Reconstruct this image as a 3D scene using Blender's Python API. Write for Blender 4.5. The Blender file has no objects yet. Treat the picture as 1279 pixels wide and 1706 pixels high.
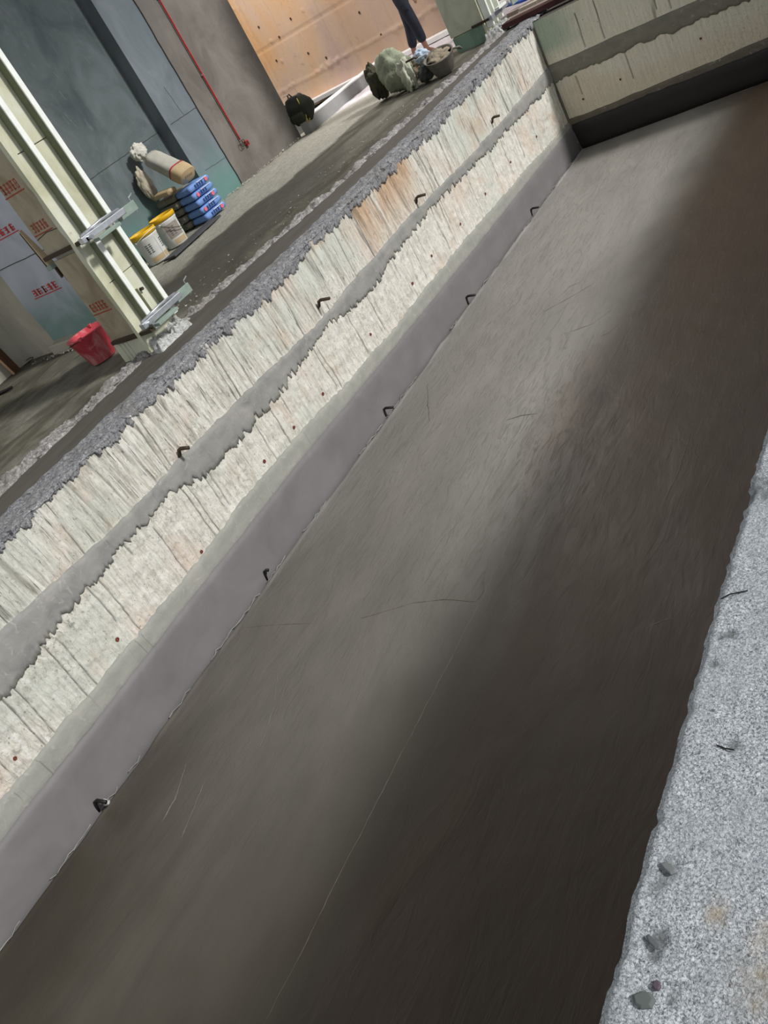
import bpy, math, random
import numpy as np
from mathutils import Vector, Matrix
random.seed(7); rng = np.random.default_rng(11)
scene = bpy.context.scene
COL = scene.collection

# ------------------------------------------------------------------ camera
# world: X along the pit, Y across it (left), Z up; z = 0 is the slab level
P = np.array([639.5, 853.0]); F_PX = 1437.845
def _cv(x, y): return np.array([x - P[0], y - P[1], F_PX])
AX = _cv(1691., -747.); AX /= np.linalg.norm(AX)
AZ = -_cv(2024., 3055.); AZ /= np.linalg.norm(AZ)
AX = AX - AZ * (AX @ AZ); AX /= np.linalg.norm(AX)
AY = np.cross(AZ, AX)
RW = np.array([AX, AY, AZ])
cam_d = bpy.data.cameras.new('camera'); cam = bpy.data.objects.new('camera', cam_d)
COL.objects.link(cam); scene.camera = cam
cam_d.sensor_fit = 'HORIZONTAL'; cam_d.sensor_width = 36.0
cam_d.lens = F_PX / 1279.0 * 36.0
cam_d.clip_start = 0.05; cam_d.clip_end = 200
M = Matrix.Identity(4)
for i in range(3):
    M[i][0] = RW[i, 0]; M[i][1] = -RW[i, 1]; M[i][2] = -RW[i, 2]
M[2][3] = 1.5
cam.matrix_world = M

# ------------------------------------------------------------------ light
W = bpy.data.worlds.new('world'); scene.world = W; W.use_nodes = True
bg = W.node_tree.nodes['Background']
bg.inputs[0].default_value = (0.93, 0.97, 1.0, 1); bg.inputs[1].default_value = 0.58
sd = bpy.data.lights.new('daylight', 'SUN'); sd.energy = 2.95; sd.angle = math.radians(7); sd.color = (1.0, 0.975, 0.94)
sun = bpy.data.objects.new('daylight', sd); COL.objects.link(sun)
_d = Vector((0.18, -0.79, 0.565)).normalized()           # direction TO the light
sun.rotation_euler = _d.to_track_quat('Z', 'Y').to_euler(); sun.location = (6, -8, 8)
ad = bpy.data.lights.new('far_wall_fill_lamp', 'AREA'); ad.shape = 'RECTANGLE'; ad.size = 2.4; ad.size_y = 5.0
ad.energy = 330; ad.color = (1.0, 0.96, 0.93)  # lamp added to brighten the orange wall and the floor before it
al = bpy.data.objects.new('far_wall_fill_lamp', ad); COL.objects.link(al); al.location = (12.6, 9.4, 5.2)
al.rotation_euler = (Vector((-0.35, -0.1, 1)).normalized()).to_track_quat('Z', 'Y').to_euler()
vs = scene.view_settings
scene.display_settings.display_device = 'sRGB'
vs.view_transform = 'Standard'; vs.look = 'None'; vs.gamma = 1; vs.use_curve_mapping = False
vs.exposure = 0.0

# ------------------------------------------------------------------ helpers
def lin(r, g, b):
    f = lambda c: (c / 255 / 12.92) if c / 255 <= 0.04045 else ((c / 255 + 0.055) / 1.055) ** 2.4
    return (f(r), f(g), f(b), 1)

class MB:
    def __init__(s): s.v = []; s.f = []
    def add(s, vs_, fs_):
        n = len(s.v); s.v.extend([tuple(map(float, p)) for p in vs_]); s.f.extend([tuple(i + n for i in f) for f in fs_]); return s
    def box(s, a, b, rot=None, org=None, taper=0.0):
        x0, y0, z0 = a; x1, y1, z1 = b
        c = [(x0,y0,z0),(x1,y0,z0),(x1,y1,z0),(x0,y1,z0),(x0,y0,z1),(x1,y0,z1),(x1,y1,z1),(x0,y1,z1)]
        if rot is not None:
            o = Vector(org or ((x0+x1)/2,(y0+y1)/2,(z0+z1)/2)); c = [tuple(rot @ (Vector(p) - o) + o) for p in c]
        return s.add(c, [(0,3,2,1),(4,5,6,7),(0,1,5,4),(1,2,6,5),(2,3,7,6),(3,0,4,7)])
    def tube(s, pts, r, n=8, cap=True):
        pts = [Vector(p) for p in pts]; rs = r if isinstance(r, (list, tuple)) else [r] * len(pts)
        vs_ = []; fs_ = []; up = None
        for i, p in enumerate(pts):
            t = (pts[min(i+1, len(pts)-1)] - pts[max(i-1, 0)]).normalized()
            if up is None:
                up = t.orthogonal().normalized()
            up = (up - t * up.dot(t))
            up = up.normalized() if up.length > 1e-6 else t.orthogonal().normalized()
            w = t.cross(up)
            for k in range(n):
                a = 2 * math.pi * k / n; vs_.append(p + (up * math.cos(a) + w * math.sin(a)) * rs[i])
        for i in range(len(pts) - 1):
            for k in range(n):
                k2 = (k + 1) % n; fs_.append((i*n+k, i*n+k2, (i+1)*n+k2, (i+1)*n+k))
        if cap:
            fs_.append(tuple(range(n))[::-1]); fs_.append(tuple((len(pts)-1)*n + k for k in range(n)))
        return s.add(vs_, fs_)
    def lathe(s, prof, n=28, c=(0, 0, 0), closed=False):
        vs_ = []; fs_ = []
        for r, z in prof:
            for k in range(n):
                a = 2*math.pi*k/n; vs_.append((c[0] + r*math.cos(a), c[1] + r*math.sin(a), c[2] + z))
        m = len(prof)
        for i in range(m - 1 if not closed else m):
            for k in range(n):
                k2 = (k+1) % n; j = (i+1) % m
                fs_.append((i*n+k, i*n+k2, j*n+k2, j*n+k))
        if not closed:
            fs_.append(tuple(range(n))[::-1]); fs_.append(tuple((m-1)*n+k for k in range(n)))
        return s.add(vs_, fs_)
    def build(s, name, mat, parent=None, smooth=False, bevel=0, sub=0):
        me = bpy.data.meshes.new(name); me.from_pydata(s.v, [], s.f); me.update()
        return link(name, me, mat, parent, smooth, bevel, sub)

def link(name, me, mat, parent=None, smooth=False, bevel=0, sub=0):
    if mat: me.materials.append(mat)
    if smooth: me.polygons.foreach_set('use_smooth', [True] * len(me.polygons))
    o = bpy.data.objects.new(name, me); COL.objects.link(o)
    if parent: o.parent = parent
    if bevel:
        m = o.modifiers.new('bevel', 'BEVEL'); m.width = bevel; m.segments = 2; m.limit_method = 'ANGLE'
    if sub:
        m = o.modifiers.new('sub', 'SUBSURF'); m.levels = sub; m.render_levels = sub
    return o

def grid_mesh(name, V, nu, nv, mat, parent=None, attrs=None, flip=False, smooth=True):
    """V: (nu*nv,3) array, index = i*nv+j"""
    me = bpy.data.meshes.new(name)
    i, j = np.meshgrid(np.arange(nu-1), np.arange(nv-1), indexing='ij'); a = (i*nv + j).ravel()
    q = np.stack([a, a+nv, a+nv+1, a+1], 1)
    if flip: q = q[:, ::-1]
    me.vertices.add(len(V)); me.vertices.foreach_set('co', np.asarray(V, np.float32).ravel())
    me.loops.add(q.size); me.loops.foreach_set('vertex_index', q.astype(np.int32).ravel())
    me.polygons.add(len(q)); me.polygons.foreach_set('loop_start', (np.arange(len(q))*4).astype(np.int32))
    me.polygons.foreach_set('loop_total', np.full(len(q), 4, np.int32))
    me.update(calc_edges=True)
    if attrs:
        for k, v in attrs.items():
            at = me.attributes.new(k, 'FLOAT', 'POINT'); at.data.foreach_set('value', np.asarray(v, np.float32).ravel())
    return link(name, me, mat, parent, smooth)

_tabs = {}
def vn(x, y, seed=0):
    """smooth 2-D value noise, -1..1"""
    if seed not in _tabs: _tabs[seed] = np.random.default_rng(seed + 100).uniform(-1, 1, (256, 256))
    T = _tabs[seed]; x = np.asarray(x, float); y = np.asarray(y, float)
    xi = np.floor(x).astype(int); yi = np.floor(y).astype(int); fx = x - xi; fy = y - yi
    fx = fx*fx*(3-2*fx); fy = fy*fy*(3-2*fy)
    g = lambda a, b: T[a % 256, b % 256]
    return (g(xi,yi)*(1-fx)*(1-fy) + g(xi+1,yi)*fx*(1-fy) + g(xi,yi+1)*(1-fx)*fy + g(xi+1,yi+1)*fx*fy)
def fbm(x, y, seed=0, o=4):
    r = 0; a = 1; t = 0
    for k in range(o): r = r + a*vn(x*2**k, y*2**k, seed+k); t += a; a *= .55
    return r / t
def sst(a, b, x): t = np.clip((x-a)/(b-a), 0, 1); return t*t*(3-2*t)

def thing(name, label, cat, loc=(0, 0, 0), rz=0, group=None):
    o = bpy.data.objects.new(name, None); COL.objects.link(o); o.location = loc; o.rotation_euler = (0, 0, rz)
    o.empty_display_size = 0.1
    return tag(o, label, cat, group)
def tag(o, label, cat, group=None):
    o['label'] = label; o['category'] = cat
    if group: o['group'] = group
    return o
def struct(o, label=None, cat='structure'):
    o['kind'] = 'structure'
    if label: o['label'] = label; o['category'] = cat
    return o
def kids(o): return [c for c in bpy.data.objects if c.parent == o]
def dup(root, label):
    r = root.copy(); COL.objects.link(r); r['label'] = label
    for ch in kids(root):
        c = ch.copy(); COL.objects.link(c); c.parent = r
        for g in kids(ch):
            d = g.copy(); COL.objects.link(d); d.parent = c
    return r

# ------------------------------------------------------------------ materials
class Mat:
    def __init__(s, name, rough=0.8, spec=0.4, metal=0.0):
        s.m = bpy.data.materials.new(name); s.m.use_nodes = True; s.t = s.m.node_tree; s.n = s.t.nodes; s.l = s.t.links
        s.b = s.n['Principled BSDF']; s.b.inputs['Roughness'].default_value = rough
        s.b.inputs['Specular IOR Level'].default_value = spec; s.b.inputs['Metallic'].default_value = metal
        s.tc = s.n.new('ShaderNodeTexCoord'); s.bump_prev = None
    def noise(s, scale, detail=4, rough=0.55, stretch=(1, 1, 1), dist=0.0, rot=(0, 0, 0)):
        mp = s.n.new('ShaderNodeMapping'); mp.inputs['Scale'].default_value = stretch; mp.inputs['Rotation'].default_value = rot
        s.l.new(s.tc.outputs['Object'], mp.inputs[0])
        nz = s.n.new('ShaderNodeTexNoise'); nz.inputs['Scale'].default_value = scale; nz.inputs['Detail'].default_value = detail
        nz.inputs['Roughness'].default_value = rough; nz.inputs['Distortion'].default_value = dist
        s.l.new(mp.outputs[0], nz.inputs['Vector']); return nz.outputs['Fac']
    def voro(s, scale, stretch=(1, 1, 1), feat='F1'):
        mp = s.n.new('ShaderNodeMapping'); mp.inputs['Scale'].default_value = stretch; s.l.new(s.tc.outputs['Object'], mp.inputs[0])
        v = s.n.new('ShaderNodeTexVoronoi'); v.inputs['Scale'].default_value = scale; v.feature = feat
        s.l.new(mp.outputs[0], v.inputs['Vector']); return v.outputs['Distance']
    def ramp(s, fac, stops):
        r = s.n.new('ShaderNodeValToRGB'); e = r.color_ramp.elements
        while len(e) < len(stops): e.new(0.5)
        for k, (p, c) in enumerate(stops):
            e[k].position = p; e[k].color = c if len(c) == 4 else (*c, 1)
        s.l.new(fac, r.inputs[0]); return r.outputs[0]
    def mask(s, fac, a, b):
        mr = s.n.new('ShaderNodeMapRange'); mr.interpolation_type = 'SMOOTHSTEP'; s.l.new(fac, mr.inputs['Value'])
        mr.inputs['From Min'].default_value = a; mr.inputs['From Max'].default_value = b; return mr.outputs[0]
    def attr(s, name):
        a = s.n.new('ShaderNodeAttribute'); a.attribute_name = name; return a.outputs['Fac']
    def math(s, op, a, b):
        m = s.n.new('ShaderNodeMath'); m.operation = op
        for k, v in enumerate((a, b)):
            if hasattr(v, 'links'): s.l.new(v, m.inputs[k])
            else: m.inputs[k].default_value = v
        return m.outputs[0]
    def mix(s, fac, a, b, mode='MIX'):
        m = s.n.new('ShaderNodeMix'); m.data_type = 'RGBA'; m.blend_type = mode
        for k, v in ((0, fac), (6, a), (7, b)):
            if hasattr(v, 'links'): s.l.new(v, m.inputs[k])
            else: m.inputs[k].default_value = v
        return m.outputs[2]
    def color(s, c):
        if hasattr(c, 'links'): s.l.new(c, s.b.inputs['Base Color'])
        else: s.b.inputs['Base Color'].default_value = c
        return s
    def roughness(s, f): s.l.new(f, s.b.inputs['Roughness']); return s
    def bump(s, h, strength=0.5, dist=0.01):
        b = s.n.new('ShaderNodeBump'); b.inputs['Strength'].default_value = strength; b.inputs['Distance'].default_value = dist
        s.l.new(h, b.inputs['Height'])
        if s.bump_prev: s.l.new(s.bump_prev, b.inputs['Normal'])
        s.l.new(b.outputs[0], s.b.inputs['Normal']); s.bump_prev = b.outputs[0]; return s

def simple(name, c, rough=0.7, var=0.15, scale=12, metal=0, spec=0.4, bump=0.2, bd=0.004, stretch=(1, 1, 1)):
    m = Mat(name, rough, spec, metal)
    d = tuple(x*(1-var) for x in c[:3]) + (1,); l = tuple(min(1, x*(1+var)) for x in c[:3]) + (1,)
    n = m.noise(scale, 5, 0.6, stretch)
    m.color(m.ramp(n, [(0.3, d), (0.7, l)]))
    if bump: m.bump(n, bump, bd)
    return m.m

# cream concrete of the pit walls, with board marks, streaks, lime bloom and rust
def cream_mat(name, warm=1.0, base=None):
    m = Mat(name, 0.9, 0.25)
    st = m.noise(1.0, 7, 0.72, (30, 30, 4.0), 0.8)
    c = m.ramp(st, [(0.24, lin(136, 131, 120)), (0.38, lin(206, 202, 190)), (0.50, lin(232, 229, 219)), (0.70, lin(248, 247, 243))])
    th = m.noise(1.0, 4, 0.6, (85, 85, 3.6), 0.9)
    c = m.mix(m.math('MULTIPLY', m.mask(th, 0.43, 0.33), m.attr('upper')), c, lin(104, 100, 96))
    th2 = m.noise(1.0, 5, 0.7, (50, 50, 26), 1.5)
    c = m.mix(m.math('MULTIPLY', m.mask(th2, 0.42, 0.34), 0.55), c, lin(140, 134, 122))
    big = m.noise(1.3, 3, 0.5, (1, 1, 1.4))
    c = m.mix(m.mask(big, 0.45, 0.62), c, m.mix(0.38, c, lin(198, 208, 198)))
    big2 = m.noise(2.1, 3, 0.5, (1.1, 1, 1.0))
    c = m.mix(m.math('MULTIPLY', m.mask(big2, 0.50, 0.70), 0.40), c, lin(222, 196, 176))
    c = m.mix(m.math('MULTIPLY', m.attr('rust'), 0.8), c, m.ramp(st, [(0.3, lin(172, 122, 88)), (0.6, lin(216, 180, 140)), (0.8, lin(230, 212, 180))]))
    if base: c = m.mix(0.7, c, base)
    c = m.mix(m.attr('tint'), c, lin(150, 178, 158))
    c = m.mix(m.attr('dirt'), c, lin(98, 92, 84))
    mot = m.noise(30, 6, 0.7, (1, 1, 0.9), 0.6)
    c = m.mix(m.math('MULTIPLY', m.mask(mot, 0.52, 0.62), m.math('MULTIPLY', m.attr('patchy'), 0.75)), c, lin(148, 147, 138))
    sp = m.noise(55, 3, 0.6)
    c = m.mix(m.math('MULTIPLY', m.mask(sp, 0.64, 0.70), 0.6), c, lin(120, 105, 88))
    m.color(c); m.bump(st, 1.0, 0.014); m.bump(th2, 0.7, 0.006); m.bump(mot, 0.6, 0.008); return m.m
M_CREAM = cream_mat('cream_board_marked_concrete')
M_CREAM_END = cream_mat('olive_cream_concrete', base=lin(240, 234, 212))

def mortar_mat(name, c0, c1, rough=0.75, bump=0.35, sc=6, lines=True):
    m = Mat(name, rough, 0.35)
    n = m.noise(sc, 6, 0.6, (1, 1, 1.3), 0.5); c = m.ramp(n, [(0.3, c0), (0.7, c1)])
    if lines:
        v = m.noise(1.0, 4, 0.6, (40, 40, 1.6), .6); c = m.mix(m.math('MULTIPLY', m.mask(v, 0.62, 0.72), 0.5), c, lin(96, 95, 92))
        v2 = m.noise(14, 6, 0.7, (1, 1, 1), 1.0); c = m.mix(m.math('MULTIPLY', m.mask(v2, 0.58, 0.68), 0.4), c, lin(188, 187, 180)); m.bump(v2, .5, .008)
    m.color(c); m.bump(n, bump, 0.01); m.bump(m.noise(90, 3), 0.15, 0.002); return m.m
M_BAND = mortar_mat('grey_mortar', lin(132, 132, 130), lin(160, 158, 154))
M_SKIRT = mortar_mat('pale_grey_mortar', lin(146, 147, 142), lin(164, 163, 156))
M_BASE = mortar_mat('smooth_slate_render', lin(110, 108, 109), lin(124, 121, 122), 0.6, 0.2, 2.5, False)
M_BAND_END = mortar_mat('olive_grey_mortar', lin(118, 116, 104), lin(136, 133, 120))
M_BASE_END = mortar_mat('charcoal_render', lin(34, 32, 31), lin(44, 41, 40), 0.5, 0.2, 2.5, False)  # end wall's foot coats are darker than those on the left wall
M_SKIRT_END = mortar_mat('brown_grey_mortar', lin(98, 92, 82), lin(114, 106, 94), 0.6)

def crust_mat(name, a, b, c_, sc=34):
    m = Mat(name, 0.92, 0.3)
    n = m.noise(sc, 7, 0.75, (1, 1, 1), 1.2); big = m.noise(3, 3)
    c = m.ramp(n, [(0.34, a), (0.5, b), (0.66, c_)])
    c = m.mix(m.math('MULTIPLY', m.mask(big, 0.5, 0.65), 0.4), c, lin(150, 144, 136))
    n2 = m.noise(sc*.35, 5, .7, (1, 1, 1), 1.0); c = m.mix(m.mask(n2, .44, .34), c, a); m.color(c); m.bump(n, 1.0, 0.02); m.bump(n2, .8, .03); return m.m
M_CRUST = crust_mat('rough_broken_grey_concrete', lin(92, 93, 100), lin(168, 169, 174), lin(222, 221, 220), 42)
M_CREST = crust_mat('rough_pale_mortar_crest', lin(110, 106, 106), lin(176, 172, 170), lin(226, 222, 220), 30)
m = Mat('smooth_brown_mortar_strip', 0.75, 0.35); n = m.noise(3, 5, 0.6, (0.5, 3, 1)); m.color(m.ramp(n, [(0.3, lin(78, 74, 69)), (0.7, lin(94, 89, 83))])); m.bump(n, .4, .01); M_STRIP = m.m

# pit floor: damp trowelled screed
m = Mat('damp_trowelled_screed', 0.45, 0.6)
sw = m.noise(0.9, 4, 0.5, (0.7, 1.4, 1), 1.6, (0, 0, 0.5)); fine = m.noise(5.0, 6, 0.62, (0.5, 2.0, 1), 1.0, (0, 0, 0.35))
wet = m.ramp(sw, [(0.3, lin(57, 51, 42)), (0.7, lin(69, 63, 52))]); dry_lit = m.ramp(sw, [(0.3, lin(148, 145, 140)), (0.7, lin(164, 160, 155))])
c = m.mix(m.attr('dry_lit'), wet, dry_lit)  # paler towards the far end, with the near slab's shade painted in
c = m.mix(m.attr('shade_brown'), c, m.mix(1.0, c, (0.86, 0.64, 0.48, 1), 'MULTIPLY'))  # brown tint painted into the shaded side of the floor
c = m.mix(m.math('MULTIPLY', m.mask(fine, 0.5, 0.75), 0.28), c, m.mix(0.35, c, lin(60, 56, 50)))
m.color(c); m.roughness(m.ramp(m.noise(1.6, 5, 0.55, (0.6, 1.6, 1), 0.8), [(.3, (.38,)*3), (.7, (.52,)*3)]))
m.bump(sw, 0.4, 0.03); m.bump(fine, 0.6, 0.008)
wr = m.noise(11, 6, 0.68, (0.35, 1.5, 1), 1.8, (0, 0, -0.5)); m.bump(m.math('MULTIPLY', m.mask(wr, .5, .72), m.attr('dry_lit')), 0.55, 0.007); M_PIT = m.m

# near slab
m = Mat('coarse_pale_slab_concrete', 0.9, 0.3)
g = m.noise(185, 4, 0.75, (1, 1, 1), 0.8); g2 = m.noise(60, 5, 0.7); big = m.noise(4, 4)
c = m.ramp(g, [(0.36, lin(92, 98, 106)), (0.48, lin(176, 183, 191)), (0.59, lin(234, 239, 245))])
c = m.mix(m.math('MULTIPLY', m.mask(big, 0.42, 0.6), 0.35), c, lin(176, 184, 190))
c = m.mix(m.math('MULTIPLY', m.mask(g2, 0.60, 0.67), 0.8), c, lin(92, 96, 102))
c = m.mix(m.math('MULTIPLY', m.attr('rust'), 0.5), c, lin(184, 160, 116))
c = m.mix(m.attr('dirt'), c, lin(110, 116, 116))
m.color(c); m.bump(g, 1.0, 0.004); m.bump(g2, 0.6, 0.005); M_SLAB = m.m

# upper floor
m = Mat('dusty_site_floor', 0.85, 0.35)
n = m.noise(2.2, 7, 0.65, (0.7, 1.6, 1), 1.0); gr = m.noise(40, 5, 0.7)
c = m.ramp(n, [(0.3, lin(58, 56, 46)), (0.5, lin(84, 81, 70)), (0.7, lin(110, 107, 96))])
cl = m.ramp(gr, [(0.35, lin(134, 132, 122)), (0.6, lin(168, 166, 155))])
c = m.mix(m.attr('sand'), c, cl)
c = m.mix(m.attr('smooth'), c, m.ramp(n, [(0.3, lin(66, 64, 57)), (0.7, lin(80, 77, 70))]))
c = m.mix(m.attr('white'), c, m.ramp(n, [(0.3, lin(196, 190, 194)), (0.7, lin(236, 230, 234))]))  # daylight on the far floor painted in as white
m.color(c); m.bump(n, 0.8, 0.03); m.bump(gr, 0.7, 0.01); M_FLOOR = m.m

# blue-grey coated walls
def coat(name, c0, c1, c2, teal=True, seed=0.0):
    m = Mat(name, 0.7, 0.3)
    n = m.noise(1.7, 6, 0.6, (1, 1, 0.8), 0.9); s_ = m.noise(9, 5, 0.65, (2.4, 2.4, 0.7), 0.6)
    c = m.ramp(n, [(0.28, c0), (0.52, c1), (0.75, c2)])
    c = m.mix(m.math('MULTIPLY', m.mask(s_, 0.58, 0.72), 0.4), c, c2)
    c = m.mix(m.math('MULTIPLY', m.mask(s_, 0.36, 0.28), 0.4), c, c0)
    if teal:
        sx = m.n.new('ShaderNodeSeparateXYZ'); m.l.new(m.tc.outputs['Object'], sx.inputs[0])
        zz = m.math('ADD', sx.outputs[2], m.math('MULTIPLY', m.math('SUBTRACT', n, 0.5), 0.8))
        c = m.mix(m.math('MULTIPLY', m.mask(zz, 0.75, 0.12), 0.75), c, lin(96, 140, 132))
    m.color(c); m.bump(s_, 0.4, 0.006); return m.m
M_BLUE = coat('blue_grey_wall_coating', lin(70, 80, 83), lin(95, 105, 107), lin(120, 127, 131))
M_BLUE2 = coat('lighter_blue_grey_wall_coating', lin(98, 108, 114), lin(114, 123, 130), lin(130, 138, 145))
M_BLUE_END = coat('violet_blue_wall_coating', lin(176, 182, 198), lin(196, 202, 216), lin(212, 216, 226))
M_PLAST = coat('grey_brown_plaster', lin(96, 91, 86), lin(118, 113, 108), lin(136, 130, 124), False)
M_PLAST2 = coat('olive_grey_plaster', lin(162, 158, 148), lin(186, 182, 171), lin(204, 200, 190), False)
M_DARK = simple('dark_recess_concrete', lin(60, 62, 58), 0.9, 0.2, 6)
# orange wall
m = Mat('orange_pink_concrete', 0.85, 0.3)
n = m.noise(1.2, 5, 0.55, (1, 1, 0.35), 0.6); n2 = m.noise(14, 6, 0.7, (1, 1, 0.5), 1.0)
c = m.ramp(n, [(0.30, lin(214, 184, 170)), (0.48, lin(230, 196, 166)), (0.66, lin(236, 184, 132))])
c = m.mix(m.math('MULTIPLY', m.mask(n2, 0.55, 0.7), 0.45), c, lin(186, 156, 136))
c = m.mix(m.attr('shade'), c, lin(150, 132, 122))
m.color(c); m.bump(n2, 0.6, 0.01); M_ORANGE = m.m
M_WHITE_EDGE = simple('white_mortar_edge', lin(240, 238, 236), 0.8, 0.05)
M_LOWWALL = simple('pale_grey_low_wall', lin(150, 150, 150), 0.85, 0.12, 5)
# column formwork
def panel_mat(name, c0, c1, c2, rust=0.5):
    m = Mat(name, 0.65, 0.35)
    n = m.noise(3.2, 5, 0.6, (1, 1, 0.6), 0.8); f = m.noise(26, 5, 0.65, (1, 1, 0.5))
    c = m.ramp(n, [(0.3, c0), (0.52, c1), (0.75, c2)])
    c = m.mix(m.math('MULTIPLY', m.mask(f, 0.62, 0.72), rust), c, lin(150, 108, 60)); m.color(c); m.bump(f, 0.3, 0.004); return m.m
M_CPAN = panel_mat('cream_form_panel', lin(176, 174, 146), lin(204, 204, 180), lin(220, 222, 208), 0.5)
M_BPAN = panel_mat('brown_stained_form_panel', lin(140, 126, 102), lin(170, 160, 138), lin(186, 178, 158), 0.4)
M_GPAN = panel_mat('grey_green_form_panel', lin(188, 190, 172), lin(206, 208, 190), lin(216, 218, 202), 0.25)
M_GREENBASE = panel_mat('green_stained_base', lin(104, 134, 116), lin(134, 162, 144), lin(152, 176, 158), 0.1)
M_BAR_SHADE = simple('olive_bar_shade', lin(112, 118, 96), .7, .15, 10)  # shade on the uprights' camera-facing side, painted as darker olive
M_TUBE = simple('white_painted_steel_tube', lin(238, 242, 236), 0.5, 0.06, 20, 0.0, 0.5)
M_STEEL = simple('galvanised_steel', lin(196, 200, 206), 0.35, 0.15, 30, 0.7, 0.5, 0.2, 0.002)
M_GREENPLATE = simple('grey_green_painted_steel', lin(140, 156, 146), 0.5, 0.15, 20)
M_MORTW = crust_mat('white_mortar_crumbs', lin(150, 152, 152), lin(226, 228, 226), lin(250, 250, 248), 30)
M_STAMP = simple('red_stamp_ink', lin(196, 62, 58), 0.7, 0.25, 60)
M_STAMP2 = simple('faded_red_stamp_ink', lin(158, 72, 52), 0.7, 0.3, 50)
M_REBAR = simple('dark_rusty_steel', lin(70, 58, 48), 0.6, 0.3, 60, 0.3)
M_BLACKR = simple('black_steel_rod', lin(34, 32, 32), 0.5, 0.2, 40, 0.3)
M_TIE = simple('red_brown_tie_hole', lin(112, 60, 48), 0.8, 0.3, 60)
M_GROOVE = simple('dark_crack_line', lin(70, 66, 60), 0.9, 0.2, 50)

# unseen roof slab added to block sky light over the pit; near side open
struct(MB().box((-9.0, -8.5, 15.0), (13.4, 13.0, 15.4)).build('added_roof', simple('added_roof_concrete', lin(120, 118, 114), .9)), 'unseen grey concrete slab added above the pit to cut sky light', 'added_roof')
# ================================================================== PIT
X0, X1, YL, YR, ZF = -2.5, 11.0, 4.88, 0.71, -1.63
# ---- left wall: board-marked concrete with grooves, chips, streak relief
def zline(x, xs, zs): return np.interp(x, xs, zs)
def band_top(x):   # underside of the upper cream area
    return zline(x, [-2.5, 1.5, 2.4, 4.0, 5.1, 6, 7.2, 8.2, 10.3, 11], [-.34, -.37, -.44, -.49, -.55, -.52, -.51, -.555, -.55, -.53]) + 0.016*fbm(x*2.2, x*0, 3) + 0.006*vn(x*22, x*0, 9)
def band_bot(x):
    z = zline(x, [-2.5, 1.3, 1.8, 2.3, 2.9, 3.4, 4.4, 5.1, 5.9, 7.4, 8.6, 10.5, 11], [-.68, -.67, -.60, -.60, -.59, -.70, -.71, -.63, -.71, -.61, -.67, -.72, -.72])
    return z + 0.030*fbm(x*5, x*0, 21) + 0.024*np.abs(vn(x*16, x*0, 23)) * np.sign(vn(x*38, x*0, 24)) + 0.012*vn(x*60, x*0, 25)
def low_bot(x):
    z = zline(x, [-2.5, 0.9, 2.7, 3.6, 5.3, 6.3, 7.3, 9.2, 10.6, 11], [-1.06, -1.06, -1.09, -1.05, -1.11, -1.14, -1.11, -1.18, -1.24, -1.24])
    return z + 0.03*fbm(x*1.8, x*0, 31) + 0.008*vn(x*24, x*0, 33)
def skirt_bot(x):
    return zline(x, [-2.5, 0.7, 4, 6.4, 8, 11], [-1.2, -1.2, -1.205, -1.25, -1.28, -1.29]) + 0.008*fbm(x*2, x*0, 41) + 0.003*vn(x*20, x*0, 42)

xs = np.concatenate([np.arange(X0, 0.4, 0.03), np.arange(0.4, X1 + 0.002, 0.006)]); xs[-1] = X1
zs = np.linspace(0.0, ZF - 0.05, 170)
Xg, Zg = np.meshgrid(xs, zs, indexing='ij')
upper = sst(-0.03, 0.03, Zg - band_top(Xg))
ridge = fbm(Xg*24 + 0.8*vn(Xg*1.5, Zg*2, 50) + Zg*1.6, Zg*1.3, 51, 4)
strk = sst(0.15, 0.75, fbm(Xg*26 + Zg*2.2, Zg*1.1, 55, 3))
chip = fbm(Xg*11, Zg*13, 57, 5)
relief = 0.016*ridge*(0.25 + 0.75*upper) - 0.012*strk*upper + 0.012*chip*(1 - 0.6*upper)
groove = np.zeros_like(Xg); gx = 0.6
grs = np.random.default_rng(5)
while gx < 11:
    gz0 = grs.choice([0, -0.08, -0.2, -0.5]); gz1 = grs.choice([-0.42, -0.7, -1.1, -1.12])
    if grs.random() < 0.30: gz0, gz1 = -0.66, -1.13
    if grs.random() < 0.12: gz0, gz1 = -0.05, -1.12
    if grs.random() < 0.3: gz1 = gz0 - .2 - .3*grs.random()
    w = 0.003 + 0.002*grs.random()
    xc = gx + 0.012*vn(zs*4, zs*0 + gx, 60) + .02*zs
    groove = np.maximum(groove, np.exp(-((Xg - xc[None, :])/w)**2) * sst(0, .04, gz0 - Zg + 0.02) * sst(0, .04, Zg - gz1))
    gx += grs.choice([0.05, 0.09, 0.16, 0.24, 0.36])
crustm = sst(-0.02, 0.02, Zg + 0.035 + 0.055*np.clip(fbm(Xg*1.7, Xg*0, 71) + .1, -1, 1) + 0.03*vn(Xg*18, Xg*0, 72))
relief = relief - 0.010*groove
Yg = YL - relief
rust = sst(0.5, 1.0, 1.12 - np.abs((Xg - 6.8)/0.95)**2 + 1.0*fbm(Xg*6, Zg*.9, 61)) * sst(-0.62, -0.5, Zg)
rust = rust*(.25 + .75*sst(-.55, -.08, Zg))
rust = np.maximum(rust, 0.45*sst(0.35, .7, fbm(Xg*1.6, Zg*2.4, 63)) )
dirt = np.clip(groove*0.9 + 0.60*strk*upper, 0, 0.95)
patch = sst(-.15, 0.35, fbm(Xg*0.9, Zg*1.6, 65)) * (0.55 + 0.45*sst(4.5, 2.5, Xg))
V = np.stack([Xg, Yg, Zg], -1).reshape(-1, 3)
wall_left = struct(grid_mesh('wall_left', V, len(xs), len(zs), M_CREAM, attrs=dict(rust=rust, dirt=dirt, patchy=patch, upper=upper*.9), flip=True),
                   'long left pit wall of cream board-marked concrete with grey mortar bands', 'wall')

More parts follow.
